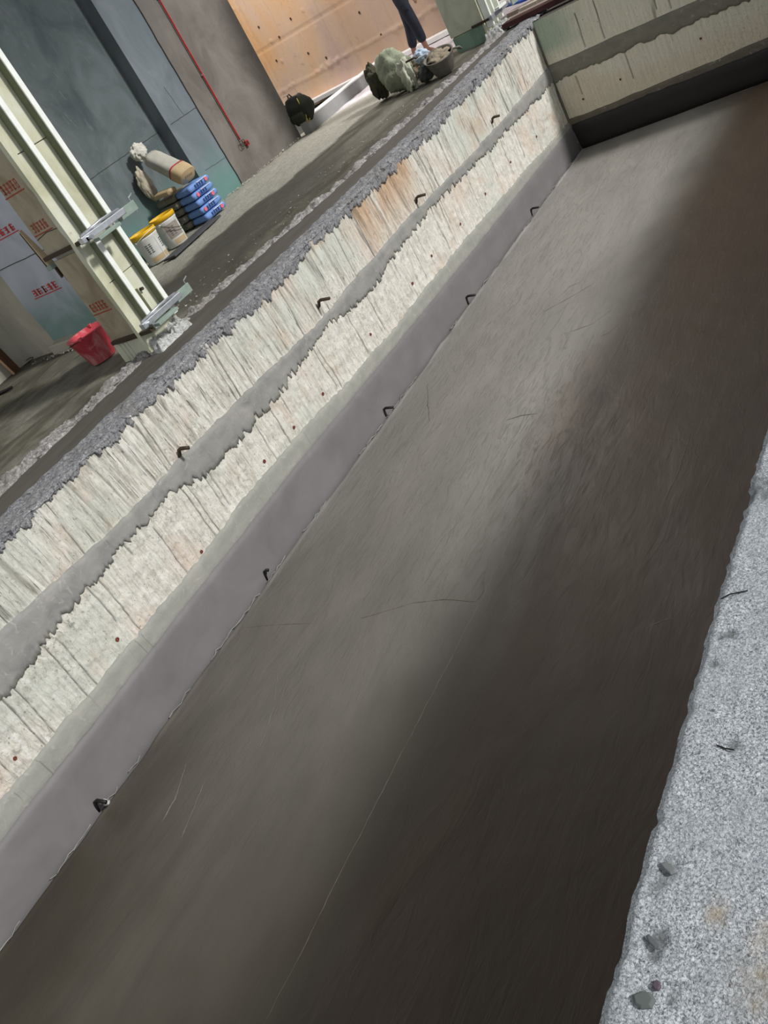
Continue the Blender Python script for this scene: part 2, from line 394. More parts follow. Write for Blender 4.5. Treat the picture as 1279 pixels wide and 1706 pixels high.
def strip(name, x_arr, top, bot, ybase, thick, mat, parent, sgn=-1, axis='x', rough=0.003, seed=0, nz=7, prof=None):
    """thin slab of mortar hugging a wall, ragged top and bottom outline"""
    t = np.linspace(0, 1, nz); rows = []
    for k in range(-1, nz + 1):
        tk = min(max(k, 0), nz - 1); z = bot + (top - bot)*t[tk]
        if k in (-1, nz): d = np.full_like(z, -0.02)
        else:
            e = 0.35 if tk in (0, nz-1) else 1.0
            d = thick*e + rough*fbm(x_arr*6, z*6, seed, 3)
            if prof is not None: d = d + prof(t[tk])
        rows.append((z, d))
    V = np.zeros((len(x_arr), nz + 2, 3))
    for j, (z, d) in enumerate(rows):
        if axis == 'x': V[:, j, 0] = x_arr; V[:, j, 1] = ybase + sgn*d
        else: V[:, j, 1] = x_arr; V[:, j, 0] = ybase + sgn*d
        V[:, j, 2] = z
    return grid_mesh(name, V.reshape(-1, 3), len(x_arr), nz + 2, mat, parent, flip=(axis == 'y'))
xb = np.concatenate([np.arange(X0, 0.4, 0.03), np.arange(0.4, X1 - 0.001, 0.005), [X1]])
o = strip('mortar_band', xb, band_top(xb), band_bot(xb), YL, 0.013, M_BAND, wall_left, seed=80); o['label'] = 'grey mortar band with a ragged lower edge'
o = strip('mortar_skirting', xb, low_bot(xb), skirt_bot(xb) - 0.03, YL, 0.016, M_SKIRT, wall_left, seed=84); o['label'] = 'pale grey mortar strip under the cream band'
o = strip('base_render', xb, skirt_bot(xb), np.full_like(xb, -1.70), YL, 0.026, M_BASE, wall_left, seed=88, nz=9, rough=0.005)
o['label'] = 'smooth slate grey render along the wall foot'
# rough crust along the top edge of the face
ct = np.full_like(xb, 0.012); cb = -0.012 - 0.05*sst(2.5, 5.0, xb)*sst(10.6, 9.0, xb) - 0.035*np.clip(fbm(xb*1.7, xb*0, 71) + .2, 0, 1) - 0.05*np.abs(vn(xb*13, xb*0, 72))**1.5 - 0.018*vn(xb*60, xb*0, 73) - 0.012*vn(xb*110, xb*0, 74)
o = strip('broken_crust', xb, ct, cb, YL, 0.012, M_CRUST, wall_left, seed=90, rough=0.014); o['label'] = 'rough broken grey concrete along the top edge'

# tie holes and rebar stubs
def cyl_part(name, c, d, r, L, mat, parent, n=10):
    c = Vector(c); d = Vector(d).normalized()
    return MB().tube([c, c + d*L], r, n).build(name, mat, parent)
for x, z in [(4.73,-1.0),(4.26,-.99),(3.82,-.98),(5.62,-.99),(6.51,-.99),(6.99,-.96),(9.19,-.97),(2.02,-.98),(1.10,-.96),(10.02,-1.02),(2.9,-1.05),(7.7,-.98),(8.4,-.98)]:
    c = MB(); r = 0.011 + 0.004*random.random()
    c.lathe([(r*1.25, 0), (r*1.1, .004), (r*.8, .006), (r*.5, .002)], 9); 
    c.v = [(x + a, YL - 0.002 - b*0 - zz, z + b) for a, b, zz in c.v]
    c.build('tie_hole', M_TIE, wall_left)
for x, z in [(1.35, -.40), (3.24, -.40), (5.22, -.41), (7.15, -.42), (9.14, -.44)]:
    L = .11 + .03*random.random(); dx = .03*random.random()
    c = MB().tube([(x - .012, YL + .01, z - .055), (x - .006, YL - .018, z - .04), (x, YL - .028, z - .008), (x + .008, YL - .05, z), (x + dx, YL - L, z - .012)], [.011, .012, .014, .014, .0135], 10)
    o = c.build('rebar_stub', M_REBAR, wall_left, True); o['label'] = 'bent rusty bar stub poking out of the upper wall'
for x in (1.21, 3.2, 5.24, 7.17, 9.14):
    z = -1.545; small = x in (3.2,)
    L = .03 if small else .095
    c = MB().tube([(x - .02, YL - .02, z - .08), (x - .01, YL - .03, z - .03), (x, YL - .036, z - .005), (x + .01, YL - .05, z), (x + .02, YL - .03 - L, z - .012)], [.009, .01, .012, .012, .0125], 10)
    c.build('rebar_stub', M_BLACKR, wall_left, True)['label'] = 'short black bar stub at the foot of the wall'
# mortar blobs around foot stub near camera
c = MB()
for k in range(9):
    a = Vector((1.22 + .03*random.random(), YL - .06 - .05*random.random(), -1.60 + .03*random.random())); r = .006 + .008*random.random()
    c.tube([a, a + Vector((random.uniform(-.01,.01), random.uniform(-.01,.01), r*1.6))], [r, r*.5], 6)
c.build('mortar_crumbs', M_MORTW, wall_left)['kind'] = 'stuff'

# ---- end wall
ye = np.concatenate([np.arange(YR, YL - 0.001, 0.010), [YL]]); ze = np.linspace(0.0, ZF - .05, 120)
Yg, Zg = np.meshgrid(ye, ze, indexing='ij')
strk = sst(0.35, 0.8, fbm(Yg*18 + Zg*1.5, Zg*1.0, 155, 3)) * sst(-.62, -.5, Zg)
gr = np.zeros_like(Yg)
for yc, a, b in [(3.95, -.70, -1.05), (3.3, -.03, -.5), (3.45, -.03, -.45), (4.35, -.1, -.5), (4.1, -.06, -.5), (2.6, -.1, -.5), (4.6, -.75, -1.0)]:
    gr = np.maximum(gr, np.exp(-((Yg - yc - .01*vn(Zg*5, Zg*0, 7))/.006)**2) * (Zg < a) * (Zg > b))
Xe = X1 - 0.008*fbm(Yg*9, Zg*6, 157, 4) + 0.008*gr + 0.006*strk
rust = sst(0.1, .7, fbm(Yg*1.1, Zg*1.5, 161) + 0.9*sst(-.7, -1.1, Zg) - .45*sst(2.5, 4.0, Yg)*(Zg > -.6)) * .55
wall_back = struct(grid_mesh('wall_back', np.stack([Xe, Yg, Zg], -1).reshape(-1, 3), len(ye), len(ze), M_CREAM_END,
                   attrs=dict(upper=.5*sst(-.62, -.5, Zg), tint=.75*sst(4.1, 4.85, Yg + .3*fbm(Yg*3, Zg*3, 159))*sst(-.5, -.3, Zg), rust=rust*1.3, dirt=np.clip(gr*1.0 + .85*strk, 0, 1), patchy=0.4*sst(0, .5, fbm(Yg, Zg, 163))), flip=False),
                   'short end pit wall of olive cream concrete with grey mortar band', 'wall')
yb = np.arange(YR, YL - .01, 0.006)
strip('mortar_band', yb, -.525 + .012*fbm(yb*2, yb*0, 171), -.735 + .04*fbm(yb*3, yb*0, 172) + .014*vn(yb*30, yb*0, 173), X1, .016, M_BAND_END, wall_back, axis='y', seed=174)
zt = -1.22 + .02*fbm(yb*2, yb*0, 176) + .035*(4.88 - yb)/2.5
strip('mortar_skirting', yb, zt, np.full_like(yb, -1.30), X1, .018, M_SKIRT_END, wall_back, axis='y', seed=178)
strip('base_render', yb, np.full_like(yb, -1.27) + .01*vn(yb*3, yb*0, 180) + .02*(4.88 - yb)/2.5, np.full_like(yb, -1.625), X1, .030, M_BASE_END, wall_back, axis='y', seed=182)['label'] = 'near black render at the foot of the end wall'
for y, z in [(4.09, -1.0), (3.1, -.92), (4.6, -1.05)]:
    c = MB(); c.lathe([(.014, 0), (.012, .005), (.006, .002)], 8); c.v = [(X1 - .004 - zz, y + a, z + b) for a, b, zz in c.v]; c.build('tie_hole', M_TIE, wall_back)
# corner bead of mortar between the two walls
MB().tube([(X1 - .006, YL - .006, 0), (X1 - .01, YL - .01, -.6), (X1 - .01, YL - .012, -1.2), (X1 - .02, YL - .03, -1.63)], [.008, .012, .016, .03], 8).build('corner_fillet', M_SKIRT_END, wall_back, True)

# ---- pit floor
xs = np.arange(X0, X1 + .03, .022); ys = np.concatenate([np.arange(YR - .1, 4.6, .03), np.arange(4.6, YL + .004, .008)])
Xg, Yg = np.meshgrid(xs, ys, indexing='ij')
lip = YL - 0.043 + .010*fbm(Xg*3, Xg*0, 201)
Zp = ZF + 0.010*fbm(Xg*.7, Yg*.9, 203, 3) + 0.0030*fbm(Xg*4 + Yg*2, Yg*7 - Xg*2, 205, 4)
Zp = Zp + 0.014*np.exp(-((Yg - lip + .012)/.018)**2)*(0.6 + .6*vn(Xg*5, Xg*0, 207)) - 0.05*sst(0, .012, Yg - lip)
floor = struct(grid_mesh('floor', np.stack([Xg, Yg, Zp], -1).reshape(-1, 3), len(xs), len(ys), M_PIT, attrs=dict(shade_brown=sst(3.2, 2.4, Yg + .25*fbm(Xg*1.1, Yg*1.3, 237)), dry_lit=np.clip(np.interp(Xg + .9*fbm(Xg*.9, Yg*1.1, 231, 4) + .15*fbm(Xg*5, Yg*5, 233, 3), [0.3, 1.5, 3.6, 6, 9], [.03, .20, .54, .76, 1.0])*(1 - .60*sst(3.6, 2.5, Yg + .4*fbm(Xg, Yg*1.5, 235))) - .10*sst(3.9, 4.8, Yg)*sst(4, 2, Xg), 0, 1))),  # both masks also darken the colour where the slab's shadow falls
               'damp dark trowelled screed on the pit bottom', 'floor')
# thin trowel ridges and chalk lines
def onz(px, py, z):
    d = RW @ _cv(px, py); t = (z - 1.5)/d[2]; return np.array([0, 0, 1.5]) + t*d
def fz(x, y): return ZF + 0.010*float(fbm(x*.7, y*.9, 203, 3)) + 0.0030*float(fbm(x*4 + y*2, y*7 - x*2, 205, 4))
M_RIDGE = simple('dried_mortar_ridge', lin(116, 110, 101), 0.6, 0.2, 40)
M_CHALK = simple('pale_dried_line', lin(158, 148, 132), 0.8, 0.2, 40)
ridges = [([(1060, 520), (1010, 612), (955, 720), (900, 800), (846, 905), (800, 1000), (705, 1185), (590, 1410), (440, 1706)], .0011),
          ([(1040, 560), (1000, 635), (950, 700), (905, 765), (872, 820)], .0018),
          ([(1150, 725), (1128, 790), (1106, 835)], .0022), ([(712, 640), (713, 675), (716, 702)], .004),
          ([(600, 1030), (690, 1003), (740, 998), (792, 1002)], .003), ([(792, 1002), (805, 985), (806, 960)], .002),
          ([(842, 700), (868, 692), (895, 688)], .0035), ([(905, 520), (945, 498), (990, 470)], .003), ([(925, 500), (948, 478), (965, 470)], .003),
          ([(940, 555), (985, 540), (1020, 515)], .002), ([(465, 1095), (455, 1180), (430, 1250)], .002), ([(310, 1270), (290, 1330), (268, 1370)], .003),
          ([(345, 1290), (322, 1345), (300, 1400)], .002), ([(540, 1690), (560, 1650)], .002), ([(1075, 1045), (1110, 1032), (1140, 1030)], .0018),
          ([(1000, 560), (1012, 555), (1030, 540)], .002), ([(384, 1048), (440, 1042), (520, 1038)], .002), ([(452, 1200), (470, 1160), (480, 1125)], .0015)]
for pts, r in ridges:
    w = []; r *= 1.35
    q = [onz(px, py, ZF) for px, py in pts]
    for a, b in zip(q[:-1], q[1:]):
        n_ = max(2, int(np.linalg.norm(b - a)/.05))
        for t in np.linspace(0, 1, n_, endpoint=False): w.append(a + (b - a)*t)
    w.append(q[-1])
    w = [(p[0], p[1] + .004*random.uniform(-1, 1), fz(p[0], p[1]) + r*.1) for p in w]
    rr = [r*random.uniform(.25, 1.1) for _ in w]; rr[0] = rr[-1] = r*.15
    MB().tube(w, rr, 5).build('trowel_ridge', M_CHALK if pts[0][0] == 1060 or pts[0][0] >= 1040 else M_RIDGE, floor, True)
# whitish membrane edge poking out along the joint
c = MB(); seg = []
xx = 0.2
while xx < 10.9:
    L = random.uniform(.15, .7)
    if random.random() < .75:
        w = [(x, YL - .05 + .008*random.uniform(-1, 1), ZF + .016 + .008*random.uniform(-1, 1)) for x in np.arange(xx, xx + L, .04)]
        if len(w) > 2: c.tube(w, [random.uniform(.0012, .0034) for _ in w], 5)
    xx += L + random.uniform(.05, .3)
o = c.build('membrane_edge', M_SKIRT, floor); o['kind'] = 'stuff'; o['label'] = 'pale frayed edge along the joint of floor and wall'

# ---- near slab (right), its pit face
xs = np.concatenate([np.arange(-2.5, 0.2, .1), np.arange(0.2, 2.5, .006), np.arange(2.5, 12.2, .08)])
ys = np.concatenate([np.arange(-2.5, 0.0, .1), np.arange(0.0, YR - .02, .006), np.arange(YR - .02, YR + .001, .004)])
Xg, Yg = np.meshgrid(xs, ys, indexing='ij')
edge = .007*fbm(Xg*9, Xg*0, 221, 4) + .004*vn(Xg*45, Xg*0, 222)
Ye = Yg + edge*sst(YR - .12, YR, Yg)
Zs = 0.004*fbm(Xg*5, Yg*5, 223) + .003*fbm(Xg*45, Yg*45, 225, 3) - .022*sst(YR - .03, YR, Yg)**2
def blob(x, y, r, px, py):
    p = onz(px, py, 0); return np.exp(-(((x - p[0])/r)**2 + ((y - p[1])/(r*.8))**2 + .8*vn(x*60, y*60, 229)))
pits = sum(blob(Xg, Yg, r, px, py) for px, py, r in [(1260, 815, .05), (1185, 1105, .012), (1215, 1055, .012), (1220, 1245, .016), (1110, 1450, .018), (1092, 1475, .016), (1092, 1570, .017), (1085, 1588, .014), (1115, 1660, .014), (1100, 1555, .012), (1200, 1060, .01)])
pits = np.clip(pits, 0, 1)
tan = np.clip(blob(Xg, Yg, .022, 1195, 1520) + .7*blob(Xg, Yg, .05, 1262, 1640) + .8*blob(Xg, Yg, .025, 1276, 1560), 0, 1)
Zs = Zs - .007*pits
slab = struct(grid_mesh('floor', np.stack([Xg, Ye, Zs], -1).reshape(-1, 3), len(xs), len(ys), M_SLAB, attrs=dict(rust=tan, dirt=pits*.75)),
              'pale coarse concrete slab at the near edge of the pit', 'floor')
wall_right = struct(MB().box((X0, YR - .25, ZF - .05), (X1 + .3, YR - .012, -.03)).build('wall_right', M_BAND), 'near pit wall below the pale slab edge', 'wall')
# pebble and slivers in the slab
def pebble(px, py, rx, ry, rz, h, mat, label, name='stone_chip'):
    p = onz(px, py, 0); c = MB(); n_ = 7; rs = [random.uniform(.8, 1.15) for _ in range(n_)]
    vs_ = []
    for zz, s_ in ((-.3, .9), (.35, 1.0), (.8, .72)):
        for k in range(n_):
            a = 2*math.pi*k/n_; vs_.append((rx*rs[k]*s_*math.cos(a), ry*rs[k]*s_*math.sin(a), h*zz))
    fs_ = [tuple(range(n_))[::-1], tuple(2*n_ + k for k in range(n_))]
    for i in range(2):
        for k in range(n_): fs_.append((i*n_+k, i*n_+(k+1) % n_, (i+1)*n_+(k+1) % n_, (i+1)*n_+k))
    c.add(vs_, fs_); o = c.build(name, mat, slab, False, .001); o.location = (p[0], p[1], .002); o.rotation_euler = (0, 0, rz); o['label'] = label
pebble(1074, 1668, .017, .021, .5, .009, simple('grey_green_stone', lin(98, 106, 104), .8, .1), 'dark grey stone set in the slab')
pebble(1095, 1643, .009, .008, .2, .007, simple('purple_stone', lin(92, 80, 92), .8, .1), 'small purplish stone set in the slab')
pebble(1116, 1448, .010, .020, -.35, .006, simple('grey_flake', lin(122, 126, 128), .8, .1), 'flat grey flake on the slab')
pebble(1090, 1572, .007, .020, -.5, .005, simple('grey_flake2', lin(100, 104, 108), .8, .1), 'narrow grey sliver on the slab')
for pts in ([(1200, 998), (1215, 990), (1245, 984)], [(1193, 1241), (1208, 1247), (1222, 1249)]):
    w = [onz(px, py, .003) for px, py in pts]; MB().tube(w, .0016, 5).build('wire_scrap', M_BLACKR, slab)

# ================================================================== LEDGE + UPPER FLOOR (left)
def hf(name, xs, ys, zf, mat, parent=None, attrs=None):
    Xg, Yg = np.meshgrid(xs, ys, indexing='ij'); Z = zf(Xg, Yg)
    return grid_mesh(name, np.stack([Xg, Yg, Z], -1).reshape(-1, 3), len(xs), len(ys), mat, parent, {k: f(Xg, Yg) for k, f in (attrs or {}).items()})
xl = np.concatenate([np.arange(-2.5, 1.6, .06), np.arange(1.6, 13.4, .014)])
w1 = lambda X: np.interp(X, [2, 3.5, 4.4, 8, 10.2], [5.22, 5.20, 5.12, 5.08, 5.20]) + .025*fbm(X*1.5, X*0, 301) + .014*vn(X*13, X*0, 302)
def z_edge(X, Y): return .012 + .024*fbm(X*14, Y*18, 303, 5)*sst(w1(X) + .02, w1(X) - .06, Y) - .02*sst(w1(X) - .03, w1(X) + .03, Y) - .02*sst(4.90, 4.865, Y)
o = struct(hf('trim_1', xl, np.arange(4.862, 5.27, .014), z_edge, M_CRUST), 'rough broken grey curb edge along the top of the pit wall', 'curb')
def z_strip(X, Y): return -.004 + .006*fbm(X*1.4, Y*4, 305, 3)
o = struct(hf('trim_2', xl[::2], np.arange(5.02, 5.68, .03), z_strip, M_STRIP), 'smooth brown mortar strip on top of the curb', 'curb')
w2 = lambda X: np.interp(X, [2, 4.2, 5.5, 7, 9], [5.53, 5.60, 5.52, 5.42, 5.36]) + .03*fbm(X*1.3, X*0, 311) + .018*vn(X*12, X*0, 312)
w3 = lambda X: np.interp(X, [2, 4, 5.2, 6, 7.2, 9], [5.87, 5.84, 5.74, 5.70, 5.60, 5.56]) + .04*fbm(X*1.1, X*0, 313) + .02*vn(X*9, X*0, 314)
def z_crest(X, Y): return -.05 + .083*sst(w2(X) - .02, w2(X) + .05, Y)*sst(w3(X) + .03, w3(X) - .06, Y)*(.75 + .6*fbm(X*12, Y*12, 315, 5)) 
o = struct(hf('trim_3', xl, np.arange(5.30, 5.93, .014), z_crest, M_CREST), 'rough pale mortar crest behind the brown strip', 'curb')

def z_fl(X, Y): return -.012 + .016*fbm(X*1.5, Y*2, 321, 4) + .010*fbm(X*6, Y*9, 323, 4)*sst(.3, .8, sandf(X, Y) + .4) - .02*sst(8.62, 8.72, Y)*(X > 11)
def sandf(X, Y):
    n_ = .45*fbm(X*1.3, Y*2.2, 325, 4)
    a = sst(-.15, .15, (Y - (7.35 - .10*(X - 6))) + n_) * sst(5.0, 6.6, X)                  # light band below the walls
    b = sst(-.10, .12, .28 - np.abs(Y - (6.55 - .02*X)) + .5*n_) * sst(5.6, 6.6, X) * sst(11, 9.6, X)*.3
    c_ = .40*sst(0, .5, fbm(X*1.5, Y*2.5, 327)) * sst(5.2, 4.6, X)
    return np.clip(np.maximum(np.maximum(a, b*0.8), c_), 0, 1)
def smoothf(X, Y): return sst(-.1, .15, .62 - np.abs(Y - 6.75) - .12*(X - 8.0) + .2*fbm(X*1.5, Y*3, 329)) * sst(4.6, 5.4, X) * sst(9.4, 8.0, X)*(1 - .9*sandf(X, Y)) 
def lit_whitef(X, Y):  # pool of daylight beyond the second column, put into the floor colour
    n_ = .5*fbm(X*1.5, Y*1.5, 331)
    return np.clip(sst(11.9, 12.5, X + n_ + .35*(Y - 7.0)) * sst(8.75, 8.6, Y), 0, 1)
xf = np.concatenate([np.arange(-2.5, 2, .1), np.arange(2, 14.3, .028)])
floor2 = struct(hf('floor', xf, np.concatenate([np.arange(5.55, 9.1, .028)]), z_fl, M_FLOOR, None, dict(sand=sandf, smooth=smoothf, white=lit_whitef)),
                'dusty rough site floor left of the pit', 'floor')
# solid ground under the upper floor, so that it is no sheet
struct(MB().box((X0, YL + .03, -1.9), (14.3, 10.5, -.09)).build('wall_left_core', M_DARK))
# ground beyond the end wall
o = struct(MB().box((X1 + .03, -2.5, -1.9), (14.3, YL + .04, -.02)).build('floor', M_STRIP), 'floor level beyond the end wall of the pit', 'floor')
struct(MB().box((X0, YR - .1, -1.95), (X1 + .3, YL + .1, -1.70)).build('floor_base', M_DARK))
struct(MB().box((X0, -2.5, -1.9), (X1 + .3, YR - .24, -.04)).build('wall_right_core', M_DARK))

# ================================================================== FAR WALLS
HW = 4.4
def wallbox(name, a, b, mat, label, cat='wall'): return struct(MB().box(a, b).build(name, mat), label, cat)
W1 = wallbox('wall_left_far', (5.6, 9.0, -.03), (8.76, 9.3, HW), M_BLUE, 'dark blue-grey coated wall behind the bags and pails')
PIL = wallbox('wall_left_pilaster', (8.70, 8.80, -.03), (9.34, 9.3, HW), M_BLUE2, 'projecting blue-grey pier right of the bag stack')
PW = MB(); zz = np.arange(-.03, HW, .08)
# plaster wall with a wavy left edge against the pier
prof = [(9.33 + .012*float(fbm(z*2.3, 0, 401)) + .006*float(vn(z*9, 0, 402)), z) for z in zz]
ring = prof + [(10.95, zz[-1]), (10.95, zz[0])]
n_ = len(ring); vs_ = [(x, 8.785, z) for x, z in ring] + [(x, 9.3, z) for x, z in ring]
PW.add(vs_, [tuple(range(n_)), tuple(range(2*n_-1, n_-1, -1))] + [(i, i + n_, (i+1) % n_ + n_, (i+1) % n_) for i in range(n_)])
PIPEWALL = struct(PW.build('wall_left_plaster', M_PLAST), 'grey-brown plastered wall with the thin red conduit', 'wall')
# joint lines (recessed dark seams drawn as thin raised cracks with depth)
def seam(pts, r, parent, name='joint_line'): return MB().tube(pts, r, 5).build(name, M_GROOVE, parent)
def wob(a, b, n_, j=.004):
    a = Vector(a); b = Vector(b); return [a.lerp(b, k/(n_-1)) + Vector((random.uniform(-j, j)*.5, 0, random.uniform(-j, j))) for k in range(n_)]
seam(wob((5.7, 9.0, 1.08), (8.68, 9.0, 1.10), 40), .0045, W1)
seam(wob((8.75, 8.80, 1.10), (9.33, 8.80, 1.10), 12), .0045, PIL)
seam(wob((8.86, 8.80, .42), (9.33, 8.80, .40), 10), .003, PIL)
seam(wob((9.05, 8.80, 1.10), (9.0, 8.80, 1.5), 8, .008), .003, PIL)
seam([(x - .003, 8.79, z) for x, z in prof], .006, PIPEWALL, 'plaster_edge')
for k in range(16):   # pale scratches
    x = random.uniform(9.5, 10.7); z = random.uniform(.2, 2.0); MB().tube([(x, 8.785, z), (x + .02, 8.785, z - .10*random.random() - .03)], .0018, 4).build('scratch', M_SKIRT, PIPEWALL)
for k in range(18):
    x = random.uniform(6.6, 8.5); z = random.uniform(.9, 2.6); MB().tube([(x, 9.0, z), (x + .02, 9.0, z - .10*random.random() - .03)], .0018, 4).build('scratch', M_BAND, W1)

# conduit
cd = thing('conduit', 'thin red conduit pipe running down the plastered wall', 'pipe', (9.71, 8.76, .47))
MRED = simple('red_plastic_conduit', lin(176, 36, 40), .45, .12, 30)
pts = [Vector((.0, 0, 0))]
for z in np.arange(.06, HW - .5, .12): pts.append(Vector((.010*float(fbm(z*1.1, 0, 411)), 0, z)))
MB().tube(pts, .011, 8).build('pipe', MRED, cd, True)
for z in (.9, 1.9, 2.9):
    MB().box((-.02, -.004, z), (.02, .022, z + .02)).build('clip', M_STEEL, cd)
w = thing('wire_coil', 'small coil of grey wire at the lower end of the red conduit', 'wire', (9.70, 8.74, .42))
for dx, r in ((-.025, .034), (.02, .03)):
    ring = [(dx + r*math.cos(a), -.01 + .004*math.sin(3*a), r*math.sin(a)*1.25) for a in np.linspace(0, 2*math.pi, 17)]
    MB().tube(ring, .005, 6).build('loop', M_REBAR, w, True)
jb = thing('junction_box', 'tiny red square junction box beside the end of the conduit', 'box', (9.80, 8.74, .385))
MB().box((-.028, 0, -.035), (.028, .045, .035)).build('body', MRED, jb, bevel=.004)
MB().box((-.016, -.004, -.022), (.016, 0, .022)).build('cover', simple('dark_brown_plate', lin(60, 40, 34), .6), jb)

# left end wall (W0) facing the camera, with stamp strip, and left return wall
WE = wallbox('wall_left_end', (5.0, 6.95, -.03), (5.6, 8.75, HW), M_PLAST2, 'grey plastered wall end facing the camera, left of the column')
wallbox('wall_left_near', (-2.5, 8.75, -.03), (5.3, 9.1, HW), M_PLAST2, 'plaster wall at the far left edge')
wallbox('wall_left_link', (5.3, 8.75, -.03), (5.7, 9.3, HW), M_DARK, None)
zz = np.arange(.10, HW, .07)
def yedge(z): return float(np.interp(z, [0, .2, .5, 1.0, 1.4, 4], [8.10, 8.10, 8.14, 8.14, 8.13, 8.1])) + .02*float(fbm(z*3, 0, 421))
ring = [(yedge(z), z) for z in zz] + [(6.97, zz[-1]), (6.97, .10)]
vs_ = [(4.988, y, z) for y, z in ring] + [(5.01, y, z) for y, z in ring]; n_ = len(ring)
bs = MB().add(vs_, [tuple(range(n_))[::-1], tuple(range(n_, 2*n_))] + [(i, (i+1) % n_, (i+1) % n_ + n_, i + n_) for i in range(n_)]).build('coating_strip', M_BLUE_END, WE)
bs['label'] = 'blue coated strip turning green at its foot'
c = MB(); c.box((4.90, 6.95, -.03), (5.0, 8.12, .085)); c.build('base_curb', M_PLAST2, WE, bevel=.012)
seam(wob((4.985, 7.0, .90), (4.985, 8.12, .92), 14), .004, WE)

# stamps: rows of small brush strokes standing for the illegible red characters, underlined
def stamp(parent, mat, x, y0, y1, z, h, n=5, seed=1, under=True, dirn=1):
    r = random.Random(seed); c = MB(); wch = (y0 - y1)/n
    for k in range(n):
        yc = y0 - wch*(k + .5); s_ = h*.5
        for q in range(3):
            zz_ = z + h*(.15 + .33*q) + r.uniform(-.1, .1)*h*.3; w_ = wch*r.uniform(.28, .42)
            c.box((x - .0012, yc - w_, zz_ - h*.045), (x, yc + w_, zz_ + h*.075))
        for q in range(2):
            yy = yc + wch*r.uniform(-.3, .3); hh = h*r.uniform(.3, .48)
            c.box((x - .0013, yy - wch*.08, z + h*.5 - hh), (x, yy + wch*.08, z + h*.5 + hh))
        if r.random() < .6:
            c.box((x - .0014, yc - wch*.3, z + h*.1), (x, yc - wch*.22, z + h*.6))
    if under: c.box((x - .001, y1 - .02, z - h*.22), (x, y0 + .02, z - h*.10))
    return c.build('stamp', mat, parent)
stamp(WE, M_STAMP, 4.986, 7.88, 7.42, .555, .075, 5, 3); stamp(WE, M_STAMP, 4.986, 7.98, 7.42, 1.16, .075, 6, 4)

# low wall, dark drop, orange wall beyond
LWm = MB().box((10.95, 8.55, -.05), (13.6, 8.70, .17)).build('wall_low', M_LOWWALL, bevel=.006)
struct(LWm, 'low grey wall with a white edge beyond the plastered wall', 'low wall')
MB().box((10.95, 8.545, .165), (13.6, 8.72, .186)).build('white_edge', M_WHITE_EDGE, LWm, bevel=.004)
ys = np.arange(3.0, 12.0, .03); zs = np.arange(-.05, 4.6, .03); Yg, Zg = np.meshgrid(ys, zs, indexing='ij')
rel = np.zeros_like(Yg)
for yc in (11.1, 10.55, 9.62, 9.30, 8.4, 7.6): rel += -.012*np.exp(-((Yg - yc)/.012)**2)
rel += .018*((Yg > 9.30) & (Yg < 9.62)) 
rel += .02*sst(.62, .70, fbm(Yg*5, Zg*14, 431) + .55*np.exp(-((Zg - .42 - .02*vn(Yg*4, Yg*0, 3))/.05)**2))
rel += .014*np.exp(-((Zg - .42 - .03*vn(Yg*3, Yg*0, 5))/.018)**2) - .01*np.exp(-((Zg - 1.15)/.012)**2)
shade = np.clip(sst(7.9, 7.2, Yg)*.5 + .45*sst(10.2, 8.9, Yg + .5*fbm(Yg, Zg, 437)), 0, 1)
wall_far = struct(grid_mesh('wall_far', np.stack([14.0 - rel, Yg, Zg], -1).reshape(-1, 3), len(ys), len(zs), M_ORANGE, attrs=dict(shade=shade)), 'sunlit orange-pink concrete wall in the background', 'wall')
struct(MB().box((14.02, 3.0, -.1), (14.3, 12.0, 4.55)).build('wall_far_core', M_DARK))
struct(MB().box((14.02, -2.5, -.1), (14.3, 3.0, 4.55)).build('wall_far_side', M_PLAST))
M_HOLE = simple('dark_form_hole', lin(84, 62, 52), .9)
for yy, zz_ in [(10.9, .9), (10.9, 1.5), (10.2, .75), (10.2, 1.35), (10.35, 1.9), (8.9, .9), (8.7, .45), (8.9, 1.4), (9.9, .55), (11.3, .5), (7.9, .8), (10.6, 1.2), (9.45, 1.5), (9.45, .3)]:
    c = MB(); c.lathe([(.02, 0), (.016, .006), (.008, .002)], 7); c.v = [(13.995 - z_, yy + a, zz_ + b*1.3) for a, b, z_ in c.v]; c.build('form_hole', M_HOLE, wall_far)
struct(MB().box((13.80, 6.2, .0), (14.0, 12.0, .075)).build('trim_4', M_WHITE_EDGE, bevel=.01), 'bright white strip at the base of the orange wall', 'trim')
struct(MB().box((10.95, 8.71, -.2), (13.80, 12.0, -.10)).build('floor', M_DARK), 'dark sunken floor behind the low wall', 'floor')
struct(MB().box((10.7, 9.3, -.2), (10.95, 12.0, HW)).build('wall_left_return', M_PLAST))

